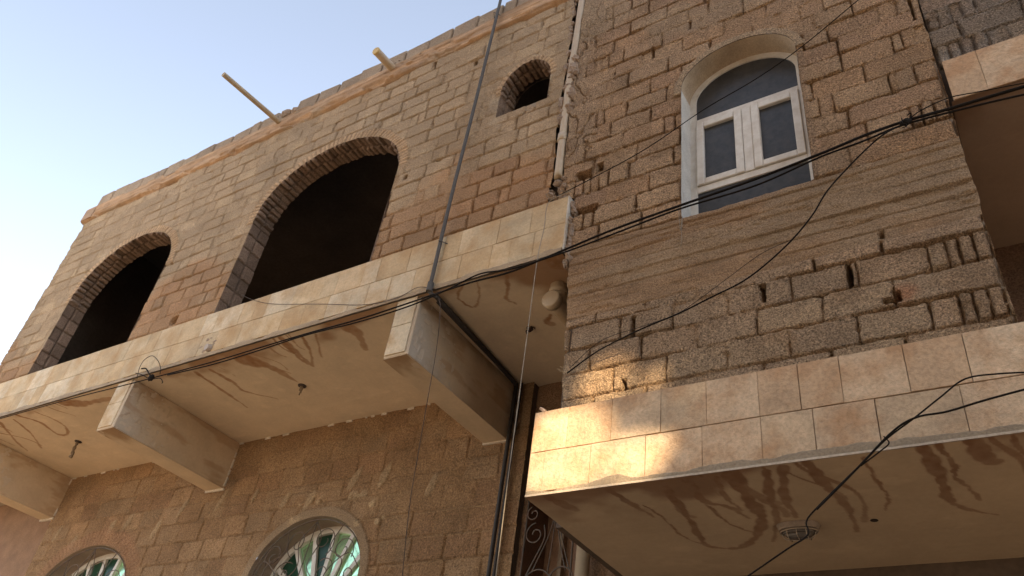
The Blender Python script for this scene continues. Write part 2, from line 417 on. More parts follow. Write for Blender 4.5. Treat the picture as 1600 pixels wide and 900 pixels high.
def left_fn(X, Z):
    redness = sstep(.0, .5, (7.75-Z)*.9+fbm(X*.7, Z*1.2, 3, 77)*.6+(X+8)*.05)
    h, C, d, r, c, face = block_surface(X, Z, 6.52, .208, 11, JL, GREY, MORT, depth=(.005, .024), face_amp=.007, flush=.06, jadd=.002, rag=.8, cv=.17)
    d0 = d; P2 = np.asarray(RED)[(h2(r, c, 91)*4.99).astype(int)]*(.85+.3*h2(r, c, 92))[..., None]
    rb = sstep(.1, .9, redness+(h2(r, c, 93)-.5)*.4)
    C = mixc2(C, P2, rb*.9)
    # joints are more open in the lower, redder courses and by the right end
    h = h-(1-face)*.010*sstep(.3, .8, redness)
    for A, sd in ((A1, 201), (A2, 202), (A3, 203)):
        h, C = arch_ring(h, C, X, Z, A, sd, .12 if A is not A3 else .07)
    gv = sstep(10.00, 10.02, Z+.03*fbm(X*3.1, X*0, 4, 34))*sstep(-.35, .1, fbm(X*1.7, X*0, 3, 35)); h = h-gv*.035
    # ragged right end beside the drain pipe: cement slopped over the joints
    e = sstep(-3.3, -3.1, X+.06*fbm(X*4, Z*4, 3, 31))*sstep(7.7, 8.2, Z+.3*fbm(Z*2, X, 2, 8))
    lump = .012*fbm(X*14, Z*9, 4, 33)+.006
    h = mix(h, lump, e*.8); C = mixc(C, (.30, .235, .17), e*.8)
    # dry run-off marks from the ledge and pale efflorescence
    st = sstep(.25, .7, fbm(X*4.5, Z*.35, 4, 55))*sstep(8.6, 10.2, Z)
    C = mixc(C, (.27, .19, .125), st*.35)
    ef = sstep(.45, .7, fbm(X*1.8, Z*2.4, 4, 56)); C = mixc(C, (.43, .37, .30), ef*.4)*np.array((1.35, 1.235, 1.05))
    for p, w_, hh, rd in HOLES_L: h = hole(h, X, Z, p[0], p[2], w_, hh, .14, rnd=rd)
    return h, C
def mixc2(a, b, t): return a*(1-t[..., None])+b*t[..., None]
# ragged edge on the right where the pipe sits in the crevice
def crev(X, Z): return (-3.10+.035*fbm(Z*3.1, Z*0, 3, 41)+.02*(10-Z)*.3)-X
sheet('upper_wall', -12.70, -3.02, 6.50, 10.08, .0115, FY, left_fn, M_BLOCK_L, left, (A1, A2, A3), mask=crev)
# back of the wall, with the same openings
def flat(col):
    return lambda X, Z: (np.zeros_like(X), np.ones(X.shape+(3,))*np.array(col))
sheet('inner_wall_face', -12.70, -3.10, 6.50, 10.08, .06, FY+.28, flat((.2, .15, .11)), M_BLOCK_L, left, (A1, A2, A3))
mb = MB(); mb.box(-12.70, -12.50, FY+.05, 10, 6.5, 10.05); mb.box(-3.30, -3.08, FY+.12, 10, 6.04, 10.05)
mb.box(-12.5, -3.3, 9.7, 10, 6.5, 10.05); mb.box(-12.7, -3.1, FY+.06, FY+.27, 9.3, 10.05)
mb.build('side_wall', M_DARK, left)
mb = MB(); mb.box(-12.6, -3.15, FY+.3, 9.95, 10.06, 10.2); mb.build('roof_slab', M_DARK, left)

def reveal(name, A, depth, seed, parent, kind, bottom, material, step=.011):
    P, t = resample(A.path(90, bottom), step); Nn = normals2(P)
    nd = max(4, int(depth/step)); D = np.linspace(0, depth, nd)
    T, DD = np.meshgrid(t, D); PX = np.tile(P[:, 0], (nd, 1)); PZ = np.tile(P[:, 1], (nd, 1))
    isarch = PZ > A.zs-.01
    if kind == 'brick':
        L = np.where(isarch, T/.075, T/.21); row = np.floor(L); fr = (L-row)*np.where(isarch, .075, .21)
        q = np.where(isarch, .075, .21); d1 = np.minimum(fr, q-fr)
        spl = depth*(.5+.12*(h2(row, 3, seed)-.5)); d2 = np.abs(DD-spl); hf = (DD > spl).astype(int)
        d = np.minimum(d1, d2)-.003+.003*fbm(T*30, DD*30, 3, seed); face = sstep(-.002, .012, d)
        h = face*(h2(row, hf, seed+1)*np.where(isarch, .045, .02))-(1-face)*.012+.004*fbm(T*25, DD*25, 4, seed+2)
        base = np.array((.29, .195, .135)); C = base*(.75+.5*h2(row, hf, seed+4))[..., None]
        C = C*(.72+.28*face)[..., None]
        h = h-.008
        h = h*sstep(0, .012, DD)
    else:
        h = .0025*fbm(T*12, DD*12, 3, seed); C = np.where((isarch)[..., None], np.array((.46, .36, .255)), np.array((.56, .54, .50)))
        if kind == 'cement': C = np.ones(h.shape+(3,))*np.array((.30, .235, .18))
        C = C*(1+.08*fbm(T*6, DD*6, 3, seed+1))[..., None]
        if kind == 'marble':
            right = (T > t[-1]*.55) & (~isarch); C = np.where(right[..., None], np.array((.42, .34, .26)), C)
    VX = PX+Nn[:, 0][None]*h; VZ = PZ+Nn[:, 1][None]*h
    V = np.stack([VX, FY0[0]+DD, VZ], -1).reshape(-1, 3); n = len(t)
    idx = np.arange(n*nd).reshape(nd, n); F = np.stack([idx[:-1, :-1], idx[:-1, 1:], idx[1:, 1:], idx[1:, :-1]], -1).reshape(-1, 4)
    return link(name, V, F, material, parent, C.reshape(-1, 3), True)
FY0 = [FY-.006]
for A, sd, dp, bt in ((A1, 301, .29, 6.5), (A2, 302, .29, 6.5), (A3, 303, .24, 8.31)):
    reveal('arch_lining', A, dp, sd, left, 'brick', bt, M_BLOCK_L)
mb = MB(); mb.box(A3.x0, A3.x1, FY+.006, FY+.24, 8.24, 8.312, (.30, .23, .16)); mb.build('sill', M_CEMENT, left, cols=True)

# ledge band (ring beam) under the parapet
def band_fn(X, Z):
    h = np.zeros_like(X)
    top = 10.30+.02*fbm(X*.9, X*0, 3, 61); bot = 10.055+.018*fbm(X*1.7, X*0+3, 4, 62)
    t = sstep(bot-.01, bot+.012, Z)
    h = -.02+.062*t+.009*fbm(X*3, Z*14, 4, 63)+.009*fbm(X*1.1, Z*30, 3, 64)+.006*fbm(X*14, Z*20, 3, 60)
    h = h-.008*sstep(.012, 0, np.abs(Z-10.2-.01*fbm(X, Z, 2, 3)))
    spall = sstep(.12, .3, fbm(X*2.6, Z*7, 4, 65))*sstep(10.17, 10.09, Z); h = h-spall*.05; spall = sstep(.3, .42, fbm(X*1.9, Z*5, 4, 68)); h = h-spall*.02
    C = np.ones(X.shape+(3,))*np.array((.40, .255, .15)); C = C*(1+.4*fbm(X*2, Z*22, 4, 66))[..., None]
    C = mixc(C, (.36, .27, .18), sstep(.1, .6, fbm(X*1.2, Z*3, 3, 67))*.6)
    return h, C
sheet('ledge_band', -12.80, -3.06, 10.03, 10.33, .0115, FY, band_fn, M_CEMENT, left)
mb = MB(); mb.box(-12.79, -3.06, FY-.03, FY+.3, 10.27, 10.298, (.33, .25, .18)); mb.box(-12.795, -12.5, FY-.05, FY+.6, 10.07, 10.29, (.33, .22, .14))
mb.build('ledge_top', M_CEMENT, left, cols=True)
# parapet course: separate blocks, uneven
random.seed(4)
mb = MB(); x = -12.55
while x < -3.2:
    L_ = random.choice([.4, .4, .39, .41, .2]); zt = 10.565+random.uniform(-.012, .02)+.03*math.sin(x*.8)
    if -8.35 < x < -7.95: zt -= .06
    g = random.choice(GREY); g = (g[0]*1.12, g[1]*1.06, g[2]); k = random.uniform(.92, 1.15)
    y = FY-.018+random.uniform(-.010, .010)
    y -= .012; mb.bbox(x+.009, x+L_-.009, y, y+.18, 10.280, zt, .014, tuple(a*k for a in g), .012)
    x += L_
mb.build('parapet', M_BLOCK_L, left, cols=True); mb = MB()
x = -12.55
while x < -3.2:      # mortar lumps between and under the parapet blocks
    x += random.uniform(.25, .6); r = random.uniform(.015, .03)
    mb.lathe((x, FY-.01, 10.31), (0, -.3, 1), [(0, r*1.3), (r*.6, r*1.1), (r*1.2, r*.5), (r*1.4, .003)], 7, (.26, .19, .13))
mb.build('mortar_droppings', M_BLOCK_L, left, cols=True)['kind'] = 'stuff'
mb = MB(); mb.box(-3.29, -3.06, FY+.06, 9.7, 10.303, 10.5, (.3, .24, .18)); mb.box(-12.69, -12.5, FY+.06, 9.7, 10.303, 10.5, (.3, .24, .18)); mb.box(-12.7, -3.05, 9.71, 9.94, 10.2, 10.5, (.3, .24, .18))
mb.build('rear_parapet', M_BLOCK_L, left, cols=True)

# slab with tiled edge
SL0, SL1 = 6.005, 6.66
mb = MB(); mb.box(-19, -12.4, 6.2, 6.8, SL0+.014, SL1-.2); mb.box(-16.6, -2.86, FY-.028, 6.3, SL0+.012, SL1-.015); mb.box(-12.6, -3.15, FY+.27, 9.95, 6.2, 6.5); mb.build('floor_slab', M_CONC, left)
random.seed(9)
TL = [(.56, .43, .27), (.57, .44, .28), (.54, .40, .24), (.62, .51, .36), (.53, .385, .225), (.56, .42, .26)]
def tiles(mbx, x0, x1, z0, z1, y, pal, wd, gap=.0016, seams=None, light=()):
    x = x1
    while x > x0:
        L_ = random.choice(wd)*random.uniform(.95, 1.05); xa = max(x-L_, x0)
        c = random.choice(pal); k = random.uniform(.9, 1.08)
        mbx.bbox(xa+gap, x-gap, y+random.uniform(-.0012, .0012), y+.025, z0+gap, z1-gap, .0015, tuple(a*k for a in c), .0016)
        x = xa
mb = MB()
tiles(mb, -16.6, -2.845, 6.345, SL1, FY-.05, TL, (.42, .40, .22, .36, .2))
tiles(mb, -16.6, -2.845, 6.055, 6.343, FY-.05, TL, (.30, .24, .33, .2, .27))
mb.build('edge_tiles', M_TILE, left, cols=True)
mb = MB(); mb.box(-2.845, -2.832, FY-.05, FY+.2, SL0+.01, SL1, (.5, .46, .4)); mb.build('end_cladding', M_TILE, left, cols=True)
def lip_fn(z0, z1, seed, col, amp=.02, base=.028, flushz=.6):
    def f(X, Z):
        ragged = z0+(z1-z0)*(flushz+.35*fbm(X*4, X*0, 4, seed))
        t = sstep(ragged+.006, ragged-.006, Z)
        h = mix(-.02, base, t)+.003*fbm(X*20, Z*20, 3, seed+1)*t
        C = np.ones(X.shape+(3,))*np.array(col); C = C*(1+.2*fbm(X*3, Z*12, 4, seed+2))[..., None]
        return h, C
    return f
sheet('cement_lip', -16.6, -2.85, 6.0, 6.10, .0115, FY-.03, lip_fn(6.0, 6.10, 71, (.36, .27, .18)), M_CEMENT, left)

# stains on undersides
def stain_field(X, Yg, y0, n, seed, length=(.25, .9), wid=(.01, .035), xr=None, lean=(0, .5)):
    """run-off marks: bundles of wavering drips that creep inward from the slab edge"""
    rnd = random.Random(seed); S = np.zeros_like(X); xs = X[0]; ys = Yg[:, 0]; k = 0
    while k < n:
        cx_ = rnd.uniform(*xr); base = rnd.uniform(*lean); m_ = rnd.randint(2, 6); hook = rnd.choice((-1, 1, 1))
        for j in range(m_):
            k += 1
            x = cx_+(j-m_/2)*rnd.uniform(.07, .2); y = y0; L_ = rnd.uniform(*length)*(.6+.6*rnd.random()); wd = rnd.uniform(*wid)*rnd.choice((.5, .8, 1, 1.3))
            dirx = base+rnd.gauss(0, .12); ph = rnd.uniform(0, 6); fr_ = rnd.uniform(5, 11); steps = int(L_/.01)
            for s_ in range(steps):
                f = s_/steps
                dx_ = dirx+.35*math.sin(ph+s_*.01*fr_)+hook*max(0, f-.7)*2.2
                nrm = math.hypot(1, dx_); x += .01*dx_/nrm; y += .01/nrm
                ww = wd*(1.1-.3*f)*(1.35 if f > .93 else 1)*(1+.22*math.sin(s_*.13+k)+.12*math.sin(s_*.41+ph))
                i0 = np.searchsorted(xs, x-ww*1.6); i1 = np.searchsorted(xs, x+ww*1.6); j0 = np.searchsorted(ys, y-ww*1.6); j1 = np.searchsorted(ys, y+ww*1.6)
                if i1 <= i0 or j1 <= j0: continue
                dd = np.hypot(X[j0:j1, i0:i1]-x, Yg[j0:j1, i0:i1]-y)
                v = sstep(ww*1.2, ww*.75, dd)*(1-.45*f)
                S[j0:j1, i0:i1] = np.maximum(S[j0:j1, i0:i1], v)
    return S
def drawn_stains(X, Yg, Zc, paths):
    S = np.zeros_like(X); xs = X[0]; ys = Yg[:, 0]; rnd = random.Random(6)
    for (w0, w1, *pts) in paths:
        P = catmull([atZ(a, b, Zc) for a, b in pts], 30); n = len(P); ph = rnd.uniform(0, 6)
        for i, p in enumerate(P):
            f = i/n; ww = (w0*(1-f)+w1*f)*(1+.25*math.sin(i*.17+ph)+.15*math.sin(i*.61)); x, y = p[0]+.004*math.sin(i*.35+ph), p[1]
            i0 = np.searchsorted(xs, x-ww*2); i1 = np.searchsorted(xs, x+ww*2); j0 = np.searchsorted(ys, y-ww*2); j1 = np.searchsorted(ys, y+ww*2)
            if i1 <= i0 or j1 <= j0: continue
            dd = np.hypot(X[j0:j1, i0:i1]-x, Yg[j0:j1, i0:i1]-y)
            S[j0:j1, i0:i1] = np.maximum(S[j0:j1, i0:i1], sstep(ww*1.15, ww*.8, dd)*(1-.35*f))
    return S
def _zr(x, y): return (781+x/1.953, 531+y/1.953)
def _zl(x, y): return (x/2.25, 500+y/2.25)
def _zm(x, y): return (550+x/2.8125, 300+y/2.8125)
PATHS_R = [(.03, .010, _zr(480, 425), _zr(560, 520), _zr(610, 600), _zr(640, 630), _zr(720, 638)), (.008, .008, _zr(440, 505), _zr(500, 545), _zr(560, 600), _zr(640, 632)),
  (.028, .012, _zr(580, 420), _zr(620, 490), _zr(700, 510), _zr(760, 545)), (.045, .016, _zr(700, 410), _zr(770, 500), _zr(800, 545), _zr(782, 600), _zr(740, 632), _zr(705, 637)),
  (.010, .008, _zr(640, 510), _zr(700, 560), _zr(780, 590)), (.03, .012, _zr(815, 400), _zr(825, 480), _zr(845, 540), _zr(835, 615)), (.032, .018, _zr(865, 390), _zr(870, 480), _zr(905, 540)),
  (.034, .014, _zr(935, 370), _zr(1000, 450), _zr(1060, 510), _zr(1092, 585)), (.012, .009, _zr(1110, 360), _zr(1150, 430), _zr(1185, 480), _zr(1175, 520)),
  (.04, .007, _zr(1290, 325), _zr(1345, 420), _zr(1370, 485), _zr(1420, 515), _zr(1520, 535)), (.016, .010, _zr(1335, 320), _zr(1385, 380), _zr(1390, 420), _zr(1430, 450), _zr(1468, 490)),
  (.05, .02, _zr(1440, 300), _zr(1490, 370), _zr(1525, 370)), (.05, .03, _zr(150, 480), _zr(230, 520)), (.03, .012, _zr(330, 455), _zr(400, 500), _zr(470, 540)), (.02, .01, _zr(660, 420), _zr(690, 480), _zr(740, 520))]
PATHS_L = [(.04, .014, _zl(985, 60), _zl(1050, 120), _zl(1100, 163)), (.02, .012, _zl(1060, 55), _zl(1090, 110), _zl(1100, 160)), (.014, .01, _zl(1110, 50), _zl(1130, 130)), (.03, .01, _zl(1000, 85), _zl(1060, 140), _zl(1105, 165)),
  (.11, .012, _zl(850, 135), _zl(950, 165), _zl(1045, 218)), (.03, .01, _zl(740, 175), _zl(820, 220), _zl(860, 250), _zl(975, 277)), (.03, .01, _zl(690, 185), _zl(800, 260), _zl(870, 308)), (.09, .03, _zl(220, 292), _zl(300, 292), _zl(390, 275)),
  (.025, .016, _zl(60, 335), _zl(140, 360), _zl(200, 400), _zl(235, 402), _zl(232, 378), _zl(190, 350), _zl(120, 322)), (.02, .014, _zl(50, 350), _zl(110, 400), _zl(145, 450)), (.025, .015, _zl(0, 360), _zl(60, 430), _zl(97, 460)),
  (.012, .010, _zm(490, 405), _zm(465, 460), _zm(510, 500), _zm(545, 500), _zm(560, 450), _zm(550, 390)), (.020, .012, _zm(675, 330), _zm(685, 420), _zm(680, 470), _zm(722, 490)), (.012, .008, _zm(750, 330), _zm(738, 390)), (.03, .012, _zm(770, 310), _zm(760, 350)),
  (.02, .03, _zm(875, 540), _zm(855, 572), _zm(882, 580)), (.14, .08, _zm(900, 285), _zm(945, 320)), (.09, .03, _zm(-120, 560), _zm(10, 610), _zm(60, 690))]
def under_fn(y0, n, seed, base, stain, xr, length, wid, soak=.16, lean=(0, .5), paths=None, Zc=0):
    def f(X, Yg):
        S = stain_field(X, Yg, y0, n, seed, length, wid, xr, lean)
        if paths: S = np.maximum(S, drawn_stains(X, Yg, Zc, paths))
        wx = X+.05*fbm(X*6, Yg*6, 3, seed+1)
        patch = sstep(.05, .45, fbm(wx*1.3, Yg*1.8, 4, seed+2)-(Yg-y0)*1.1+soak)
        S = np.maximum(S*(.9+.2*fbm(X*20, Yg*20, 3, seed)), patch*.8)
        C = np.ones(X.shape+(3,))*np.array(base)
        C = C*(1+.10*fbm(X*1.2, Yg*1.6, 4, seed+4))[..., None]
        pale = sstep(.35, .6, fbm(X*5, Yg*9, 4, seed+5)); C = C*(1+.07*pale)[..., None]
        C = mixc(C, stain, np.clip(S, 0, 1)*.92)
        h = .0025*fbm(X*4, Yg*4, 3, seed+6)+.0015*fbm(X*.8, Yg*14, 3, seed+7)
        # board joint ghosts
        return h, C
    return f
under_left = sheetxy('balcony_underside', -16.6, -2.85, FY-.03, 6.3, .0115, 6.004,
        under_fn(FY-.03, 14, 5, (.62, .51, .375), (.27, .125, .045), (-13.6, -3.0), (.12, .8), (.008, .016), .06, (-.1, .8), PATHS_L, 6.004), M_PLASTER, left)

# corbel beams carrying the slab
def beam(x0, x1, zbot, tile):
    m_ = MB()
    y0, y1 = FY-.02, 6.12
    def fcol(): return (.54, .44, .33)
    m_.bbox(x0, x1, y0, y1, zbot, 6.0, .012, fcol(), .004)
    b = m_.build('corbel_beam', M_PLASTER, left, cols=True)
    for sx, xs_ in ((1, x1+.003), (-1, x0-.003)):
        ny_, nz_ = 150, 54; Yg, Zg = np.meshgrid(np.linspace(y0+.008, LY+.03, ny_), np.linspace(zbot+.004, 6.0, nz_)); o_ = x0*7+sx
        hh_ = .0025*fbm(Yg*6+o_, Zg*6, 4, 9)+.0015*fbm(Yg*22+o_, Zg*22, 3, 10)
        pit = sstep(.50, .62, vn(Yg*26+o_*3, Zg*26, 14))*sstep(y0+.9, y0+.1, Yg+.3*vn(Yg*4, Zg*4, 3)); hh_ = hh_-pit*.012
        Cc = np.ones(Yg.shape+(3,))*np.array((.54, .42, .29)); Cc = Cc*(1+.14*fbm(Yg*3+o_, Zg*4, 4, 11))[..., None]
        Cc = mixc(Cc, (.46, .40, .33), sstep(y0+.6, y0+.05, Yg+.25*fbm(Yg*3+o_, Zg*5, 3, 12))*.7)
        ru = sstep(.1, .5, fbm(Yg*2.5+o_, Zg*9, 4, 13)+.5*sstep(5.85, 6.0, Zg)); Cc = mixc(Cc, (.34, .20, .10), ru*.45); Cc = Cc*(1-.35*pit)[..., None]
        V_ = np.stack([xs_+sx*hh_, Yg, Zg], -1).reshape(-1, 3); ix = np.arange(ny_*nz_).reshape(nz_, ny_)
        F_ = np.stack([ix[:-1, :-1], ix[:-1, 1:], ix[1:, 1:], ix[1:, :-1]], -1).reshape(-1, 4)
        if sx < 0: F_ = F_[:, ::-1].copy()
        link('side_render', V_, F_, M_PLASTER, b, Cc.reshape(-1, 3), True)
    nx_, ny_ = 30, 150; Xg, Yg = np.meshgrid(np.linspace(x0, x1, nx_), np.linspace(y0+.008, LY+.03, ny_))
    hh_ = .002*fbm(Xg*12, Yg*9, 4, 19); Cc = np.ones(Xg.shape+(3,))*np.array((.56, .45, .32)); Cc = Cc*(1+.15*fbm(Xg*3, Yg*2.5, 4, 20))[..., None]
    Cc = mixc(Cc, (.30, .18, .09), sstep(y0+.35, y0, Yg+.2*fbm(Xg*9, Yg*5, 3, 21))*.8)
    V_ = np.stack([Xg, Yg, zbot-.003-hh_], -1).reshape(-1, 3); ix = np.arange(nx_*ny_).reshape(ny_, nx_); F_ = np.stack([ix[:-1, :-1], ix[1:, :-1], ix[1:, 1:], ix[:-1, 1:]], -1).reshape(-1, 4)
    link('under_render', V_, F_, M_PLASTER, b, Cc.reshape(-1, 3), True)
    t = MB(); random.seed(int(-x0*10))
    hh = 6.0-zbot; zs = [zbot+.02, zbot+.02+hh*.5, 6.0]
    for i in range(2):
        c = random.choice([(.60, .50, .36), (.56, .45, .30)])
        t.bbox(x0+.022, x1-.03, y0-.014, y0-.0005, zs[i]+.003, zs[i+1]-.003, .002, c, .003)
    t.build('end_tile', M_TILE, b, cols=True)
    return b
beam(-4.64, -4.355, 5.365, 1); beam(-8.95, -8.63, 5.37, 1); beam(-12.72, -12.40, 5.37, 1)

# lower wall, set back beneath the slab
LY = 6.07
W1 = Arch(-12.02, -9.86, 2.5, 4.02, .80); W2 = Arch(-7.62, -5.95, 2.5, 4.12, .68)
JW = joints_fn(-12.5, -4.0, 23, sizes=((.42, .7), (.40, .2), (.3, .1)))
def lower_fn(X, Z):
    LR = [(.30, .185, .105), (.275, .165, .095), (.32, .205, .12), (.29, .19, .115)]
    h, C, d, r, c, face = block_surface(X, Z, 6.02, .262, 23, JW, LR, (.27, .165, .09), depth=(.006, .022), face_amp=.004, flush=.08, rough=.004, jadd=.002, cv=.26)
    # slurry washed over the joints in places
    ov = .75*sstep(.05, .45, fbm(X*.9, Z*1.6, 4, 82)+sstep(5.45, 5.8, Z)*.5)
    h = mix(h, .004*fbm(X*16, Z*16, 4, 83), ov*.8); C = mixc(C, (.285, .18, .10), ov*.7)
    # raised pointing ridges in the lower courses
    zz = Z+.004*fbm(X*1.2, Z, 2, 84); fr = (zz-3.9)/.262; q = np.abs(fr-np.round(fr))*.262
    ridge = sstep(.009, .003, q)*sstep(5.05, 4.85, Z)*sstep(-7.3, -6.9, X); h = h+ridge*.009; C = mixc(C, (.36, .24, .14), ridge*.7)
    jj = sstep(.012, .0, np.abs(zz-5.13-.01*fbm(X*3, X*0, 3, 3)))*sstep(-9, -8.4, X); h = h-jj*.02
    # smooth leaf-shaped trowel patches
    rnd = random.Random(3)
    for k in range(16):
        px_ = -12.0+k*.56+rnd.uniform(-.12, .12); pz_ = 5.13+rnd.uniform(-.22, .1)-.02*k*.0
        if px_ > -4.9: continue
        a = rnd.uniform(.03, .06); b_ = rnd.uniform(.09, .16); th = rnd.uniform(.25, .5)
        u = (X-px_)*math.cos(th)-(Z-pz_)*math.sin(th); v = (X-px_)*math.sin(th)+(Z-pz_)*math.cos(th)
        e = sstep(1.15, .8, np.hypot(u/a, v/b_)+.25*fbm(X*9, Z*9, 3, k)); h = mix(h, .012, e); C = mixc(C, (.36, .26, .165), e*.8)
    for k in range(26):
        cx_ = rnd.uniform(-12, -4.3); cz_ = rnd.uniform(3.8, 5.5); th = rnd.uniform(-.6, 1.2)
        u = (X-cx_)*math.cos(th)+(Z-cz_)*math.sin(th); v = -(X-cx_)*math.sin(th)+(Z-cz_)*math.cos(th)+.02*fbm(X*12, Z*12, 3, k)
        e = sstep(.007, .002, np.abs(v))*sstep(rnd.uniform(.05, .16), .03, np.abs(u)); h = h-e*.014
    for A, sd in ((W1, 1), (W2, 2)):
        s = A.sdf(X, Z)
        if sd == 2:
            e = sstep(.115, .10, s+.01*fbm(X*9, Z*9, 3, 7)); h = mix(h, .022, e); C = mixc(C, (.315, .225, .15), e)
        else:
            ang = np.arctan2((Z-A.zs)/A.rise, (X-A.cx)/A.hw); L = ang*13/1.0; fr = L*1.3-np.floor(L*1.3)
            e = sstep(.26, .20, s+.04*fbm(X*5, Z*5, 3, 8))*(Z > A.zs-.05)
            g = sstep(.05, .2, np.minimum(fr, 1-fr)); h = mix(h, -.008+.012*g+.004*fbm(X*20, Z*20, 3, 2), e*.9); C = mixc(C, (.34, .19, .115), e*.6)
    # pale mortar crumbs over the right arch
    s = W2.sdf(X, Z); cr = sstep(.25, .5, fbm(X*7, Z*9, 3, 90))*sstep(.3, .17, np.abs(s-.2)+.05)*(Z > 4.5)*(X > -7.2); h = h+cr*.012; C = mixc(C, (.46, .34, .22), cr*.8)
    return h, C*np.array((1.28, 1.24, 1.12))
sheet('lower_wall', -12.42, -4.12, 3.2, 6.03, .0115, LY, lower_fn, M_LOWER, left, (W1, W2))
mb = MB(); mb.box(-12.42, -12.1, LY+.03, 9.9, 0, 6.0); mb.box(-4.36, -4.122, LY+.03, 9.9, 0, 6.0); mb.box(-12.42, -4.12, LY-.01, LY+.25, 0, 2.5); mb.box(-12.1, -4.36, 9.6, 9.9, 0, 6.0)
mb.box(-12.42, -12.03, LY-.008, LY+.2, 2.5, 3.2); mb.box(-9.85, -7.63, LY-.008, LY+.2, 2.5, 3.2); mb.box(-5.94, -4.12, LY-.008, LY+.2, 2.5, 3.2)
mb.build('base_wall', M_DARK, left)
# flaky white paint line where underside meets the wall
random.seed(77); x = -12.38
def flake(*a):
    f_ = MB(); f_.box(*a, (.6, .54, .46), .004); f_.build('paint_flake', M_CEMENT, left, cols=True)
while x < -3.7:
    L_ = random.uniform(.05, .22)
    if random.random() < .5: flake(x, x+L_*.5, LY-.012, LY+.02, 5.992-random.uniform(.002, .014), 6.003)
    x += L_*1.6
for (bx0, bx1) in ((-4.64, -4.355), (-8.95, -8.63), (-12.72, -12.40)):
    flake(bx0-.01, bx1+.02, LY-.02, LY+.02, 5.345, 5.37)
    z = 5.40
    while z < 5.98:
        L_ = random.uniform(.05, .14)
        if random.random() < .6: flake(bx1-.002, bx1+random.uniform(.008, .02), LY-.02, LY+.02, z, z+L_)
        z += L_+.03

# set-back strip with the grilled opening
def strip_fn(X, Z):
    C = np.ones(X.shape+(3,))*np.array((.36, .22, .13)); C = C*(1+.22*fbm(X*4, Z*3, 4, 5))[..., None]
    h = .010*fbm(X*9, Z*9, 4, 6); fr = (Z-4.0)/.25; q = np.abs(fr-np.round(fr))*.25; h = h-sstep(.008, .002, q)*.012*sstep(-.1, .3, fbm(X*2, Z*2, 2, 9))
    return h, C
class Rect:
    def __init__(s, x0, x1, z0, z1): s.a = (x0, x1, z0, z1)
    def sdf(s, X, Z):
        x0, x1, z0, z1 = s.a; return np.maximum(np.maximum(x0-X, X-x1), np.maximum(z0-Z, Z-z1))
OP = Rect(-4.06, -3.50, 2.6, 4.72)
sheet('recess_wall', -4.14, -2.6, 3.0, 6.03, .02, 6.16, strip_fn, M_LOWER, left, (OP,))
mb = MB(); mb.box(-4.10, -4.055, 6.16, 6.6, 2.6, 4.76, (.2, .11, .07)); mb.box(-3.505, -3.46, 6.16, 6.6, 2.6, 4.76, (.26, .18, .12)); mb.box(-4.1, -3.46, 6.16, 6.6, 4.72, 4.80, (.2, .11, .07))
mb.box(-4.1, -3.46, 6.52, 6.6, 2.6, 4.76, (.30, .17, .10)); mb.box(-3.86, -3.82, 6.44, 6.52, 2.6, 4.7, (.3, .22, .15)); mb.box(-3.70, -3.67, 6.44, 6.52, 2.6, 4.7, (.25, .15, .1))
mb.build('doorway_lining', M_CEMENT, left, cols=True)

# ------------------------------------------------------------------ wrought iron pieces
def spiral(cx, cz, r0, a0, turns, y, sgn=1, n=26, rmin=.22, bulge=0):
    P = []
    for k in range(n+1):
        f = k/n; r = r0*(1-(1-rmin)*f); a = a0+sgn*2*math.pi*turns*f
        P.append((cx+r*math.cos(a), y-bulge*math.sin(math.pi*f), cz+r*math.sin(a)))
    return P
def ring_mesh(mbx, A, y0, y1, w_, off=0, bottom=None, c=(1, 1, 1)):
    P, t = resample(A.path(60, bottom), .03); N_ = normals2(P); o = P+N_*off; i = P+N_*(off+w_); n = len(P); v = []; f = []
    for q in range(n):
        v += [(o[q, 0], y0, o[q, 1]), (i[q, 0], y0, i[q, 1]), (i[q, 0], y1, i[q, 1]), (o[q, 0], y1, o[q, 1])]
    for q in range(n-1):
        a = q*4; b = a+4
        for k in range(4): f.append((a+k, a+(k+1) % 4, b+(k+1) % 4, b+k))
    f += [(0, 1, 2, 3), (n*4-1, n*4-2, n*4-3, n*4-4)]
    mbx.add(v, f, c)
def fan_poly(A, y, bottom):
    P, t = resample(A.path(60, bottom), .05); v = [(p[0], y, p[1]) for p in P]; return v, [tuple(range(len(P)))]

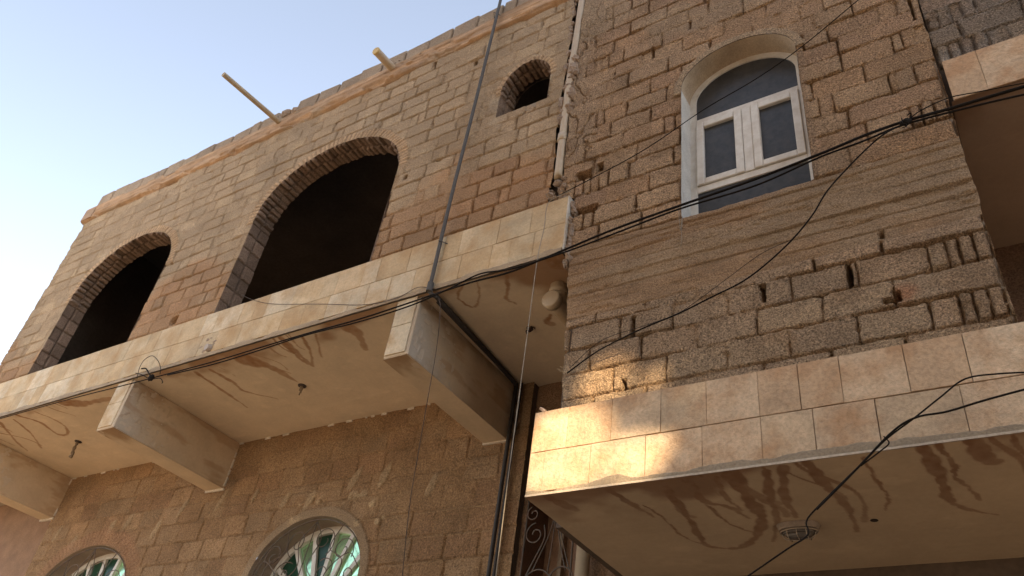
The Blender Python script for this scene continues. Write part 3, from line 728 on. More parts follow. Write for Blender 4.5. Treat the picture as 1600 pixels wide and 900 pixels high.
def low_window(A, depth, seed, label):
    FY0[0] = LY-.02
    win = MB(); ring_mesh(win, A, LY+depth-.03, LY+depth+.04, .07, .0, 2.6)
    wo_ = win.build('window', M_UPVC, left); wo_['label'] = label
    reveal('lining', A, depth+.02, seed, wo_, 'cement', 2.5, M_CEMENT, .02)
    # radiating white glazing bars
    cx = A.cx; zc = A.zs-.35; yb = LY+depth
    rays = MB(); angs = [-68, -50, -32, -15, 3, 20, 38, 56, 72] if seed % 2 == 0 else [-60, -42, -24, -6, 12, 30, 48, 66]
    def hit(a):
        dx, dz = math.sin(a), math.cos(a); k = .1
        while A.sdf(np.array([cx+dx*k]), np.array([zc+dz*k]))[0] < -.05 and k < 3: k += .01
        return np.array([cx+dx*k, yb, zc+dz*k])
    ends = []
    for a in angs:
        e = hit(math.radians(a)); ends.append(e); s0 = np.array([cx+math.sin(math.radians(a))*.16, yb, zc+math.cos(math.radians(a))*.16])
        rays.bar(s0, e, .058, .05)
    rays.tube([(cx+.18*math.cos(q), yb, zc+.18*math.sin(q)) for q in np.linspace(0, math.pi, 14)], .03, 6)
    rays.bar((A.x0+.06, yb, zc-.03), (A.x1-.06, yb, zc-.03), .07, .05)
    for xx in (-.33, .33): rays.bar((cx+xx, yb, 2.6), (cx+xx, yb, zc-.05), .06, .05)
    rays.build('glazing_bars', M_UPVC, wo_)
    # panes between the bars
    P = [np.array([A.x0+.05, yb, zc])]+ends+[np.array([A.x1-.05, yb, zc])]
    for i in range(len(P)-1):
        g = MB(); c0 = np.array([cx, yb+.012, zc]); a = P[i]; b = P[i+1]
        mid = []
        aa = math.atan2(a[0]-cx, a[2]-zc); ab = math.atan2(b[0]-cx, b[2]-zc)
        for q in np.linspace(0, 1, 6): e = hit(aa+(ab-aa)*q); mid.append((e[0], yb+.012, e[2]))
        tl = .004*math.sin(i*2.1)
        g.add([(c0[0], c0[1], c0[2])]+[(m[0], m[1]+tl*(q-2), m[2]) for q, m in enumerate(mid)], [tuple(range(7))])
        g.build('pane', M_GLASSDEEP if ((i in (0, 1, 2, 4)) if seed % 2 == 0 else (i not in (5, 6))) else M_GLASSGREEN, wo_)
    g = MB(); g.box(A.x0, A.x1, yb+.01, yb+.02, 2.5, zc); g.build('pane', M_GLASSDEEP, wo_)
    # scroll grille standing at the face of the wall
    gr = MB(); yg = LY+.02; r_ = .0058
    ring = A.path(50, 2.6); gr.tube([(p[0]*1.0+(.02 if p[0] < A.cx else -.02), yg, p[1]-.02) for p in ring], .008, 5)
    rnd = random.Random(seed)
    W_ = A.hw; S_ = W_/.84
    for sx in (-1, 1):
        for (u, v, r0, a0, tn, sg) in ((.20, .40, .17, -1.2, 1.3, 1), (.52, .27, .15, -.6, 1.35, 1), (.30, .05, .16, 2.2, 1.3, -1), (.66, .0, .12, 2.8, 1.3, 1), (.12, -.12, .13, .5, 1.2, -1), (.5, -.28, .16, 1.0, 1.4, 1)):
            a = a0 if sx > 0 else math.pi-a0
            gr.tube(spiral(A.cx+sx*u*S_, A.zs+v, r0*S_, a, tn, yg, sg*sx, bulge=.03), r_, 5)
        gr.tube(catmull([(A.cx, yg, A.zs+A.rise-.04), (A.cx+sx*.16*S_, yg-.03, A.zs+.40), (A.cx+sx*.08*S_, yg-.05, A.zs+.1), (A.cx+sx*.40*S_, yg-.06, A.zs-.2), (A.cx+sx*.3*S_, yg-.06, A.zs-.6), (A.cx+sx*.5*S_, yg-.04, A.zs-1.2)]), r_, 5)
        gr.tube(catmull([(A.cx+sx*W_*.93, yg, A.zs+.08), (A.cx+sx*.62*S_, yg-.04, A.zs+.22), (A.cx+sx*.36*S_, yg-.05, A.zs-.02), (A.cx+sx*.5*S_, yg-.06, A.zs-.4), (A.cx+sx*.9*W_, yg-.03, A.zs-.8)]), r_, 5)
        gr.tube(catmull([(A.cx+sx*.42*S_, yg, A.zs+A.rise*.84), (A.cx+sx*.34*S_, yg-.04, A.zs+.3), (A.cx+sx*.58*S_, yg-.05, A.zs+.12), (A.cx+sx*.44*S_, yg-.06, A.zs-.3)]), r_, 5)
    gr.tube([(A.cx, yg, A.zs+A.rise-.02), (A.cx, yg-.06, A.zs), (A.cx, yg-.06, 2.7)], r_, 5)
    gr.build('scroll_grille', M_IRON, wo_, smooth=True)
    return wo_
low_window(W1, .30, 401, 'lower arched window at far left with green panes behind a scroll grille')
low_window(W2, .30, 402, 'lower arched window with cement surround and bright green panes')

# ------------------------------------------------------------------ RIGHT HOUSE
right = new_empty('block_house', (-1.2, 5, 0), 'rough pumice block house front with the white arched window above a travertine balcony', 'house')
RW = Arch(-1.80, -.79, 6.05, 7.60, .39)
def rib_right(row, J, rnd):
    if row % 2 == 1:
        J = ([-3.3, -2.93, -2.83, -2.74, -2.66, -2.585]+[j for j in J if -2.5 < j < -.16]) if row % 4 == 3 else [j for j in J if j < -.16]; return J+([-.09, -.02, .06, .14, .4, .8] if row % 4 == 1 else [-.13, .0, .145, .4, .8])
    J = [j for j in J if j < -.25]; return J+[.145, .6, .9]
JR = joints_fn(-2.8, .2, 37, sizes=((.40, .66), (.42, .12), (.30, .08), (.2, .08), (.10, .06)), rib=rib_right)
def rib_low(row, J, rnd):
    return [j for j in J if j < -.16]+([-.09, -.02, .06, .14, .4, .8] if row % 2 else [.145, .6, .9])
JR2 = joints_fn(-2.8, .2, 39, sizes=((.42, .8), (.40, .2)), rib=rib_low)
PUM = [(.37, .26, .175), (.35, .24, .155), (.385, .28, .19), (.355, .26, .18), (.34, .235, .16)]
def right_fn(X, Z):
    up = Z > 5.67
    ha, Ca, da, ra, ca, fa = block_surface(X, Z, 6.045, .2135, 37, JR, PUM, (.30, .21, .135), depth=(.010, .042), face_amp=.010, edge=.009, flush=-.05)
    hb, Cb, db, rbb, cb, fb = block_surface(X, Z, 5.22, .2135, 39, JR2, [(.36, .275, .195), (.345, .255, .18), (.33, .25, .18)], (.29, .205, .135), depth=(.010, .045), face_amp=.008, edge=.009, flush=-.05)
    h = np.where(up, ha, hb); C = np.where(up[..., None], Ca, Cb)
    # cement slopped over the masonry next to the pipe, thinning to the right
    wobx = X+.18*fbm(X*2.2, Z*2.2, 4, 101)
    sl = sstep(-2.62, -2.84, wobx)*sstep(7.0, 7.5, Z+.2*fbm(X*4, Z*4, 3, 100))
    hs = .022*fbm(X*11, Z*6, 4, 102)+.006-.03*sstep(.07, .0, np.abs(fbm(X*6, Z*3, 3, 103)))
    h = mix(h, hs, sl*.85); C = mixc(C, (.33, .25, .18), sl*.8)
    pl = sstep(.15, .4, fbm(X*1.1, Z*1.5, 4, 104)+(Z-8.6)*.25)*sstep(7.9, 8.6, Z); h = mix(h, .004+.004*fbm(X*15, Z*15, 3, 105), pl*.6); C = mixc(C, (.34, .265, .19), pl*.7)
    # cast concrete band with board marks
    bot = 5.30+.012*fbm(X*4, X*0, 4, 106)+.035*(X+2.7)*.3; top = 6.04+.012*fbm(X*5, X*0+2, 4, 107)
    b = sstep(bot-.008, bot+.008, Z)*sstep(top+.008, top-.008, Z)
    zz = Z+.006*fbm(X*1.1, Z*2, 3, 108)-.012*X*0
    fr = (zz-5.30)/.112; bi = np.round(fr); q = np.abs(fr-bi)*.112
    hb_ = .008+.010*(h2(np.floor(fr), 3, 8)-.5)*2-.014*sstep(.008, .002, q)*sstep(-.6, -.1, fbm(X*1.5, bi, 2, 109))+.003*fbm(X*3.0, zz*44, 4, 110)+.007*fbm(X*12, zz*22, 4, 111)
    sp = sstep(.38, .55, fbm(X*3.2, zz*13, 4, 112)); hb_ = hb_-sp*.010
    Cb_ = np.ones(X.shape+(3,))*np.array((.262, .182, .118)); Cb_ = Cb_*(1+.20*fbm(X*4.5, zz*30, 4, 113)+.12*fbm(X*.9, Z*1.5, 3, 114))[..., None]
    Cb_ = mixc(Cb_, (.27, .205, .145), sstep(0, .5, fbm(X*1.3+4, Z*3, 3, 115)+.3*(X+1.5)))
    h = mix(h, hb_, b); C = C*(1-b[..., None])+Cb_*b[..., None]
    # pale closer strip beneath the band
    st = sstep(5.222, 5.23, Z)*sstep(bot, bot-.006, Z)
    C = mixc(C, (.36, .265, .19), st*.7*sstep(-.3, .2, fbm(X*2.2, X*0, 2, 9)))
    # cement collar over the window arch
    s = RW.sdf(X, Z); e = sstep(.085, .07, s+.012*fbm(X*8, Z*8, 3, 116))*(Z > RW.zs-.06)*((Z > RW.zs+.0) | (X < -1.3)); h = mix(h, .022, e); C = mixc(C, (.37, .29, .21), e)
    e2 = sstep(.055, .03, s+.02*fbm(X*8, Z*8, 3, 117))*(Z < RW.zs)*(X > -1.3); h = mix(h, .010, e2*.8); C = mixc(C, (.30, .215, .15), e2*.8)
    # broken undersill
    us = sstep(.025, .0, np.abs(Z-6.045-.012*fbm(X*9, X*0, 3, 118)))*sstep(.62, .5, np.abs(X+1.15)); h = h-us*.025
    # open joints and holes
    for (x_, z_, w_, hh, dp, rd) in ((-2.18, 5.10, .030, .17, .17, 0), (-2.235, 4.62, .035, .085, .15, 0), (-1.22, 5.12, .034, .15, .15, 0), (-.66, 5.115, .03, .185, .17, 0), (-.44, 4.845, .10, .035, .15, 0), (-.40, 4.87, .03, .07, .15, 1), (-.43, 5.37, .03, .05, .06, 0),
                                  (-2.745, 6.93, .15, .11, .18, 0), (-2.58, 6.97, .06, .11, .18, 0), (-2.70, 6.47, .26, .085, .18, 0), (-2.10, 8.35, .03, .16, .06, 0), (-1.72, 8.55, .02, .14, .05, 0), (.10, 7.55, .02, .3, .06, 0)):
        h = hole(h, X, Z, x_, z_, w_, hh, dp, rnd=rd)
    rs = sstep(.1, .02, np.hypot(X+.36, Z-4.88)+.02*fbm(X*20, Z*20, 2, 4)); C = mixc(C, (.33, .14, .07), rs*.6)
    C = np.concatenate([C*np.array((1.38, 1.235, 1.05)), (1-.45*b)[..., None]], -1)
    return h, C
def redge(X, Z):
    zl = np.where(Z < 6.68, -2.80+.0*Z+(6.1-np.minimum(Z, 6.1))*.045, -2.965)
    left_ = X-(zl+.018*fbm(Z*5, Z*0, 3, 42))
    right_ = (.155+.010*fbm(Z*6, Z*0+5, 3, 43))-X
    return np.minimum(left_, right_)
RTOP = 10.6
sheet('front_wall', -3.02, .20, 4.02, RTOP, .0085, FY, right_fn, M_BLOCK_R, right, (RW,), mask=redge)
mb = MB(); mb.box(-2.79, -2.60, FY+.19, 8.5, 3.7, 6.5); mb.box(-2.95, -2.7, FY+.19, 8.5, 6.5, RTOP)
mb.box(-2.85, -1.95, FY+.19, FY+.3, 4.0, RTOP); mb.box(-.65, .13, FY+.19, FY+.3, 4.0, RTOP); mb.box(-1.95, -.65, FY+.24, FY+.36, 4.0, 8.3); mb.box(-1.95, -.65, FY+.19, FY+.36, 8.3, RTOP); mb.box(-.05, .13, FY+.3, 8.5, 4.0, RTOP)
mb.box(-2.9, .13, 8.3, 8.5, 0, RTOP); mb.box(-2.9, .13, FY+.2, 8.4, RTOP-.1, RTOP)
mb.box(-2.74, -2.60, FY+.02, FY+.2, 4.0, 6.0)
mb.build('wall_core', M_DARK, right)
mb = MB(); mb.box(.128, .148, FY+.03, 6.2, 4.0, RTOP, (.28, .21, .15)); mb.build('cement_corner', M_CEMENT, right, cols=True)

# window
FY0[0] = FY-.016
wy = FY+.19
win = MB(); ring_mesh(win, RW, wy, wy+.05, .058, .0, 6.05)
wr = win.build('window', M_UPVC, right); wr['label'] = 'white arched window frame with two casements and dusty dark panes'
reveal('window_lining', RW, .21, 500, wr, 'marble', 6.05, M_CEMENT)
def rect_ring(mbx, x0, x1, z0, z1, w_, y0, y1):
    """mitred-looking frame of four chamfered bars"""
    mbx.bbox(x0, x0+w_, y0, y1, z0, z1, .006); mbx.bbox(x1-w_, x1, y0, y1, z0, z1, .006)
    mbx.bbox(x0+w_+.001, x1-w_-.001, y0+.0015, y1, z0, z0+w_, .006); mbx.bbox(x0+w_+.001, x1-w_-.001, y0+.0015, y1, z1-w_, z1, .006)
fr = MB()
fr.bbox(-1.742, -.848, wy-.002, wy+.048, 7.30, 7.365, .004); fr.bbox(-1.742, -.848, wy-.002, wy+.048, 6.455, 6.525, .004); fr.bbox(-1.335, -1.255, wy-.012, wy+.046, 6.526, 7.299, .004)
fr.build('frame', M_UPVC, wr)
for (a, b) in ((-1.74, -1.337), (-1.253, -.85)):
    s_ = MB(); rect_ring(s_, a, b, 6.528, 7.298, .066, wy-.022, wy+.03); so = s_.build('casement', M_UPVC, wr)
for (a, b, c, d) in ((-1.68, -1.398, 6.58, 7.245), (-1.192, -.91, 6.58, 7.245), (-1.745, -.845, 6.05, 6.456)):
    g = MB(); g.box(a, b, wy+.012, wy+.018, c, d); g.build('pane', M_GLASSDARK, wr)
g = MB(); top = Arch(RW.x0+.05, RW.x1-.05, 7.36, RW.zs, RW.rise-.05); v, f = fan_poly(top, wy+.015, 7.36); g.add(v, f); g.build('pane', M_GLASSDARK, wr)

# balcony of the right house
BY, BX0, BX1 = 3.90, -2.605, 2.2
mb = MB(); mb.box(BX0+.015, BX1, BY+.022, 5.5, 3.618, 4.175); mb.build('balcony_slab', M_CONC, right)
TR = [(.60, .44, .29), (.62, .455, .305), (.585, .415, .265), (.64, .49, .34), (.57, .395, .25), (.60, .44, .295)]
def tiles_at(mbx, xs, z0, z1, y, pal, seed):
    random.seed(seed)
    for a, b in zip(xs[:-1], xs[1:]):
        c = random.choice(pal); k = random.uniform(.86, 1.08)
        mbx.bbox(a+.0016, b-.0016, y+random.uniform(-.002, .002), y+.022, z0+.0016, z1-.0016, .0015, tuple(q*k for q in c), .0016)
up_j = [atY(p[0], p[1], BY)[0] for p in ((889, 640), (957, 625), (1033, 610), (1103, 596), (1183, 585), (1246, 577), (1310, 565), (1410, 545), (1504, 530))]
lo_j = [atY(p[0], p[1], BY)[0] for p in ((850, 720), (922, 715), (1008, 700), (1097, 700), (1190, 680), (1272, 665), (1372, 660), (1510, 650))]
mb = MB()
tiles_at(mb, [BX0]+up_j+[.17, .5, .85, 1.2, 1.6, BX1], 3.895, 4.185, BY, TR, 3)
tiles_at(mb, [BX0]+lo_j+[.12, .42, .8, 1.15, 1.5, 1.8, BX1], 3.625, 3.893, BY, TR, 8)
mb.build('edge_tiles', M_TILE_R, right, cols=True)
mb = MB(); tiles_at(mb, [0, .001], 3.6, 3.61, BY, TR, 8)
mbs = MB(); mbs.box(BX0-.004, BX0+.014, BY+.003, 5.4, 3.61, 4.185, (.42, .33, .24)); mbs.build('end_cladding', M_TILE_R, right, cols=True)
def rlip(X, Z):
    rg = 3.617+.06*(.6+.8*fbm(X*3.5, X*0, 4, 131))
    t = sstep(rg+.004, rg-.004, Z); lip = sstep(3.612, 3.608, Z)
    h = mix(-.02, .0035, t)+.0015*fbm(X*40, Z*40, 3, 132)*t+lip*.006
    C = np.ones(X.shape+(3,))*np.array((.30, .235, .165)); C = C*(1+.16*fbm(X*5, Z*20, 3, 133))[..., None]; C = mixc(C, (.52, .42, .32), lip)
    return h, C
sheet('cement_lip', BX0, BX1, 3.597, 3.70, .004, BY-.0, rlip, M_CEMENT, right)
under_r = sheetxy('balcony_underside', BX0, BX1, BY-.004, 5.5, .009, 3.598,
        under_fn(BY, 7, 12, (.43, .33, .225), (.185, .09, .045), (-2.3, .3), (.2, .75), (.010, .02), .10, (-.1, .5), PATHS_R, 3.598), M_PLASTER, right)
# crumbs of mortar on the ledge
mb = MB(); random.seed(2)
for k in range(5):
    x = -2.6+random.random()*.3; r = random.uniform(.006, .012); mb = MB(); mb.lathe((x, BY+.03, 4.184), (random.uniform(-.6, .6), -.2, 1), [(0, r*1.6), (r*.8, r*1.1), (r*1.2, r*.3)], 6, (.40, .30, .2)); mb.build('mortar_crumb', M_CEMENT, right, cols=True)
mb = MB(); mb.lathe((-2.54, BY+.01, 4.188), (-.9, 0, .7), [(0, .012), (.05, .011), (.052, .004)], 6, (.6, .42, .3))
mb.build('mortar_crumb', M_CEMENT, right, cols=True)
# wall beneath the balcony and dark shop opening
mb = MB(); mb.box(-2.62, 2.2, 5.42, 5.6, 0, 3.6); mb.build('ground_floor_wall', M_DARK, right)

# lamp under the right balcony
lp = atZ(1248, 826, 3.58)
lamp = new_empty('bulkhead_lamp', (lp[0], lp[1], 3.596), 'oval caged bulkhead lamp on the stained underside of the right balcony', 'lamp')
def oval(mbx, c, a, b, z0, z1, n=28, a1=None, b1=None, col=(1, 1, 1)):
    a1 = a1 or a; b1 = b1 or b; v = []; f = []
    for (aa, bb, z) in ((a, b, z0), (a1, b1, z1)):
        for k in range(n):
            t = 2*math.pi*k/n; v.append((c[0]+aa*math.copysign(abs(math.cos(t))**.8, math.cos(t)), c[1]+bb*math.copysign(abs(math.sin(t))**.8, math.sin(t)), z))
    for k in range(n): f.append((k, (k+1) % n, n+(k+1) % n, n+k))
    f.append(tuple(range(n))[::-1]); f.append(tuple(range(n, 2*n)))
    mbx.add(v, f, col)
m1_ = MB(); oval(m1_, lp, .125, .082, 3.597, 3.565, a1=.11, b1=.07); m1_.build('base', mat('lamp_base', (.26, .21, .17), rough=.6), lamp)
m2_ = MB(); oval(m2_, lp, .095, .056, 3.565, 3.545, a1=.088, b1=.05); oval(m2_, lp, .088, .05, 3.545, 3.52, a1=.05, b1=.026); m2_.build('glass', M_CLEAR, lamp, smooth=True)
m3_ = MB()
n = 28; m3_.tube([(lp[0]+.107*math.cos(2*math.pi*k/n), lp[1]+.068*math.sin(2*math.pi*k/n), 3.557) for k in range(n+1)], .005, 6)
for s in (-.055, 0, .055): m3_.tube([(lp[0]+s, lp[1]-.06, 3.557), (lp[0]+s, lp[1]-.05, 3.525), (lp[0]+s, lp[1], 3.512), (lp[0]+s, lp[1]+.05, 3.525), (lp[0]+s, lp[1]+.06, 3.557)], .003, 5)
m3_.tube([(lp[0]-.1, lp[1], 3.557), (lp[0]-.08, lp[1], 3.52), (lp[0], lp[1], 3.509), (lp[0]+.08, lp[1], 3.52), (lp[0]+.1, lp[1], 3.557)], .003, 5)
m3_.build('wire_cage', mat('cage_metal', (.3, .25, .2), rough=.5, metal=.3), lamp)
hp = atZ(1366, 813, 3.597); mb = MB(); mb.lathe((hp[0], hp[1], 3.6), (0, 0, -1), [(0, .022), (.004, .022), (.0045, .012)], 14, (.03, .02, .015))  # near-black disc painted for the shade inside a fixing hole
mb.build('dark_fixing_disc', M_CEMENT, right, cols=True)

# ------------------------------------------------------------------ THIRD HOUSE (right margin)
third = new_empty('block_house', (2, 5, 0), 'neighbouring block house at the right margin with a dark overhanging slab', 'house')
J3 = joints_fn(.1, 3, 51)
def third_fn(X, Z):
    h, C, *_ = block_surface(X, Z, 6.83, .2135, 51, JX3, PUM, (.26, .2, .15), depth=(.008, .03), face_amp=.009, edge=.012)
    pl = sstep(.1, .35, fbm(X*2, Z*2, 3, 52)); C = mixc(C, (.31, .27, .23), pl*.6)
    return h, C
def rib3(row, J, rnd):
    if row % 2 == 0: return [-.4, .17, .25, .33, .41, .50]+[j for j in J if j > .6]
    return J
JX3 = joints_fn(.1, 3, 51, rib=rib3)
sheet('upper_wall', .165, 3.0, 6.82, RTOP+.4, .0115, FY+.03, third_fn, M_BLOCK_R, third)
mb = MB(); mb.box(.152, 3.0, FY+.062, 8.5, 6.40, RTOP+.4); mb.build('wall_core', M_DARK, third)
mb = MB(); tiles_at(mb, [.185, .40, .80, 1.2, 1.6, 2.0, 2.5, 3.0], 6.39, 6.82, FY-.012, TR, 5); mb.build('edge_tiles', M_TILE_R, third, cols=True)
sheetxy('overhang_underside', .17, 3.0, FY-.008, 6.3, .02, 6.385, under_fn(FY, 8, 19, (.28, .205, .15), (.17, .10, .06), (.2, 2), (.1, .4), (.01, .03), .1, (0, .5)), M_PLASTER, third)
def tl_fn(X, Z):
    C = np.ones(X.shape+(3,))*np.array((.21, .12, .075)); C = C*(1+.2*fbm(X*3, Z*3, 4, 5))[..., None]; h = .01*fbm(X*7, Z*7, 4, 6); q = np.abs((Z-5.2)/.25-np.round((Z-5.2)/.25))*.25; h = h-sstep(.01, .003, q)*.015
    return h, C
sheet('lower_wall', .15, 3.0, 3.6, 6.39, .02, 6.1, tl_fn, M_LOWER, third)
mb = MB(); mb.box(.16, 3.0, 6.14, 6.4, 0, 6.3); mb.build('lower_core', M_DARK, third)

# neighbour wall at far left, below the slab
farl = new_empty('rendered_house', (-15, 6.5, 0), 'reddish rendered wall seen past the slab end at the lower left edge', 'house')
def fl_fn(X, Z):
    C = np.ones(X.shape+(3,))*np.array((.25, .155, .10)); C = C*(1+.15*fbm(X*2, Z*2, 4, 5))[..., None]; return .006*fbm(X*7, Z*7, 4, 6), C
sheet('front_wall', -19, -12.44, 0, 6.03, .04, 6.45, fl_fn, M_CEMENT, farl)
mb = MB(); mb.box(-19, -12.46, 6.48, 9.5, 0, 5.98); mb.build('wall_core', M_DARK, farl)

# ------------------------------------------------------------------ pipes
def pipe(name, pts, r, m_, label, cat, n=16, group=None, smooth=True):
    q = MB(); q.tube(pts, r, n); o = q.build(name, m_, None, smooth); return tag(o, label, cat, group)
# drain pipe in the crevice
dp = new_empty('drain_pipe', (-3.02, FY+.03, 6.75), 'cream plastic drain pipe sunk in the crevice between the two houses', 'pipe')
q = MB(); pp = catmull([(-3.005, FY+.02, 10.6), (-3.015, FY+.02, 9.4), (-3.035, FY+.02, 8.4), (-3.03, FY+.02, 7.6), (-3.02, FY+.015, 7.02)], 10); q.tube(pp, .043, 16); q.build('pipe', M_PVC, dp, True)
q = MB(); q.lathe((-3.032, FY+.02, 7.62), (0, 0, -1), [(0, .044), (.0, .052), (.09, .052), (.095, .045)], 16); q.build('collar', M_PVC, dp, True)
# cement packed round it
mb = MB(); random.seed(8)
def lump(mbx, c, r, col, seed):
    rnd = random.Random(seed); n, m_ = 9, 6; v = []; f = []
    for i in range(m_+1):
        th = math.pi*i/m_
        for k in range(n):
            ph = 2*math.pi*k/n; rr = [a*(1+rnd.uniform(-.3, .3)) for a in r]
            v.append((c[0]+rr[0]*math.sin(th)*math.cos(ph), c[1]+rr[1]*math.sin(th)*math.sin(ph), c[2]+rr[2]*math.cos(th)))
    for i in range(m_):
        for k in range(n): f.append((i*n+k, i*n+(k+1) % n, (i+1)*n+(k+1) % n, (i+1)*n+k))
    mbx.add(v, f, col)
for k in range(60):
    lump(mb, (-3.03+random.uniform(-.07, .07), FY+.035+random.uniform(-.02, .03), random.uniform(7.85, 9.0)), (random.uniform(.03, .07), random.uniform(.04, .07), random.uniform(.03, .10)), random.choice([(.33, .25, .18), (.30, .23, .165), (.28, .2, .14)]), 900+k)
for k in range(16):
    lump(mb, (-3.04+random.uniform(-.07, .16), FY+.03+random.uniform(-.03, .03), 6.98-random.random()*.3), (random.uniform(.025, .05), .04, random.uniform(.015, .03)), (.24, .155, .10), k)
for k in range(22):
    lump(mb, (-2.815+random.uniform(-.02, .03), FY+.02, 6.66-random.random()*.75), (.03, .05, random.uniform(.03, .06)), (.22, .16, .12), 100+k)
for k in range(14):
    lump(mb, (-3.10+random.uniform(-.03, .02), FY+.02, 10.0-random.random()*1.1), (.03, .03, random.uniform(.03, .07)), (.24, .18, .13), 200+k)
mb.build('packed_mortar', M_JUTE, right)['kind'] = 'stuff'
# dark backing inside the crevice
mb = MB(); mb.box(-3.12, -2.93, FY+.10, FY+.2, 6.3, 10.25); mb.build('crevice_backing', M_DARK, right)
# elbow drain under left slab
el = new_empty('drain_outlet', (-3.1, 4.72, 6.0), 'cream capped drain elbow coming out of the slab underside beside the right house', 'pipe')
e0 = atZ(861, 467, 5.80); ex, ey = e0[0], e0[1]
q = MB(); q.tube([(ex+.01, ey+.09, 6.02), (ex+.01, ey+.09, 5.80)], .078, 22); q.tube([(ex, ey+.01, 5.80), (ex+.01, ey+.14, 5.80), (ex+.05, ey+1.2, 5.78)], .076, 22); q.build('pipe', M_PVC, el, True)
q = MB(); q.lathe((ex, ey-.015, 5.80), (0, 1, 0), [(0, .070), (.004, .088), (.075, .088), (.079, .077)], 24); q.build('end_cap', M_PVC, el, True)
q = MB(); q.lathe((ex+.01, ey+.09, 5.955), (0, 0, -1), [(0, .079), (0, .086), (.05, .086), (.052, .079)], 22); q.build('collar', M_PVC, el, True)
# lower pvc pipe
pipe('downpipe', [(-3.36, 6.02, 4.4), (-3.36, 6.02, 0.2)], .062, M_PVC, 'cream downpipe half hidden behind the left end of the travertine balcony', 'pipe', 20)

# grey conduit
XC = -4.19
cp = new_empty('conduit', (XC, FY-.1, 5.9), 'dark grey conduit climbing the left house and bending under its slab', 'conduit')
q = MB(); q.tube(catmull([(-4.165, FY-.09, 11.6), (-4.17, FY-.09, 10.4), (XC, FY-.085, 8.6), (XC-.012, FY-.095, 7.2), (XC-.015, FY-.09, 6.15), (XC-.015, FY-.085, 6.0), (XC-.01, FY-.05, 5.955), (XC, FY+.02, 5.965)], 10), .019, 12); q.build('pipe', M_STEEL, cp, True)
q = MB(); q.tube([(XC, FY+.0, 5.965), (XC-.05, 5.2, 5.968), (XC-.10, 5.96, 5.965), (XC-.105, 6.0, 5.94)], .024, 10); q.tube([(XC-.06, FY+.1, 5.985), (XC-.12, 5.98, 5.985)], .014, 8); q.build('slab_run', M_BLACKPIPE, cp, True)
q = MB()
for zz, a in ((6.55, 0), (10.3, 0)): q.tube([(XC-.05, FY-.05, zz), (XC-.01, FY-.125, zz), (XC+.04, FY-.05, zz)], .006, 6); q.build('pipe_clip', M_STEEL, cp); q = MB()
q.lathe((XC-.015, FY-.088, 6.06), (0, 0, -1), [(0, .024), (0, .03), (.1, .03), (.1, .024)], 12); q.build('coupling', M_STEEL, cp)
q = MB(); q.tube([(XC-.10, 5.99, 5.97), (XC-.11, 6.0, 5.3), (XC-.12, 6.0, 0.1)], .022, 10); q.tube([(XC-.045, 6.01, 5.98), (XC-.055, 6.01, 5.2), (XC-.075, 6.01, 0.1)], .016, 10)
tag(q.build('downpipe', M_BLACKPIPE, None, True), 'pair of black downpipes running down the set-back wall beside the corbel beam', 'pipe')
mb = MB()
for k in range(30): lump(mb, (XC-.13+random.uniform(-.03, .06), 6.05, 5.97-k*.02), (.035, .03, .025), (.1, .08, .06), 300+k)
mb.build('packed_mortar', M_JUTE, left)['kind'] = 'stuff'

# roof spout and timber pole sticking out of the parapet
def out_at(x, y, X):      # point on plane X=const
    d = ray(x, y); return d*(X)/d[0]+CAM
b0 = atY(612, 102, FY-.06); tip = out_at(587, 79, b0[0]+.02)
sp = new_empty('roof_spout', tuple(b0), 'short thick cream pipe spout poking out at the parapet', 'spout')
q = MB(); ax = np.array([b0[0], FY+.3, b0[2]-.0])-tip; q.lathe(tip, ax, [(0, .055), (np.linalg.norm(ax), .056)], 20); q.build('pipe', M_PVC, sp, True)
q = MB(); q.lathe(tip-ax/np.linalg.norm(ax)*.004, ax, [(0, .05), (.006, .057), (.03, .057), (.03, .05)], 20); q.build('end_cap', mat('yellowed_cap', (.6, .44, .2), rough=.6), sp)
b1 = atY(434, 186, FY-.06); tip1 = out_at(349, 116, b1[0]+.03)
ax = np.array([b1[0]+.02, FY+.25, b1[2]-.02])
q = MB(); q.tube([tip1, tip1*.5+ax*.5, ax], [.036, .038, .04], 9); tag(q.build('timber_pole', M_WOOD, None), 'long pale timber pole jutting out over the parapet against the sky', 'pole')
q = MB(); lump(q, (b1[0]+.12, FY-.0, b1[2]+.10), (.12, .08, .07), (1, 1, 1), 5); lump(q, (b1[0]+.28, FY-.01, b1[2]+.07), (.09, .06, .05), (1, 1, 1), 6); tag(q.build('mortar_heap', M_JUTE), 'broken lump of mortar on the parapet beside the timber pole', 'rubble')
q = MB()
for k, (dx, dz, rr) in enumerate(((.02, .03, .04), (.09, .04, .03), (-.07, .02, .03))): lump(q, (b0[0]+dx, FY+.0, b0[2]+dz+.05), (rr, .04, rr*.8), (1, 1, 1), 20+k)
q.build('mortar_pad', M_JUTE, left)

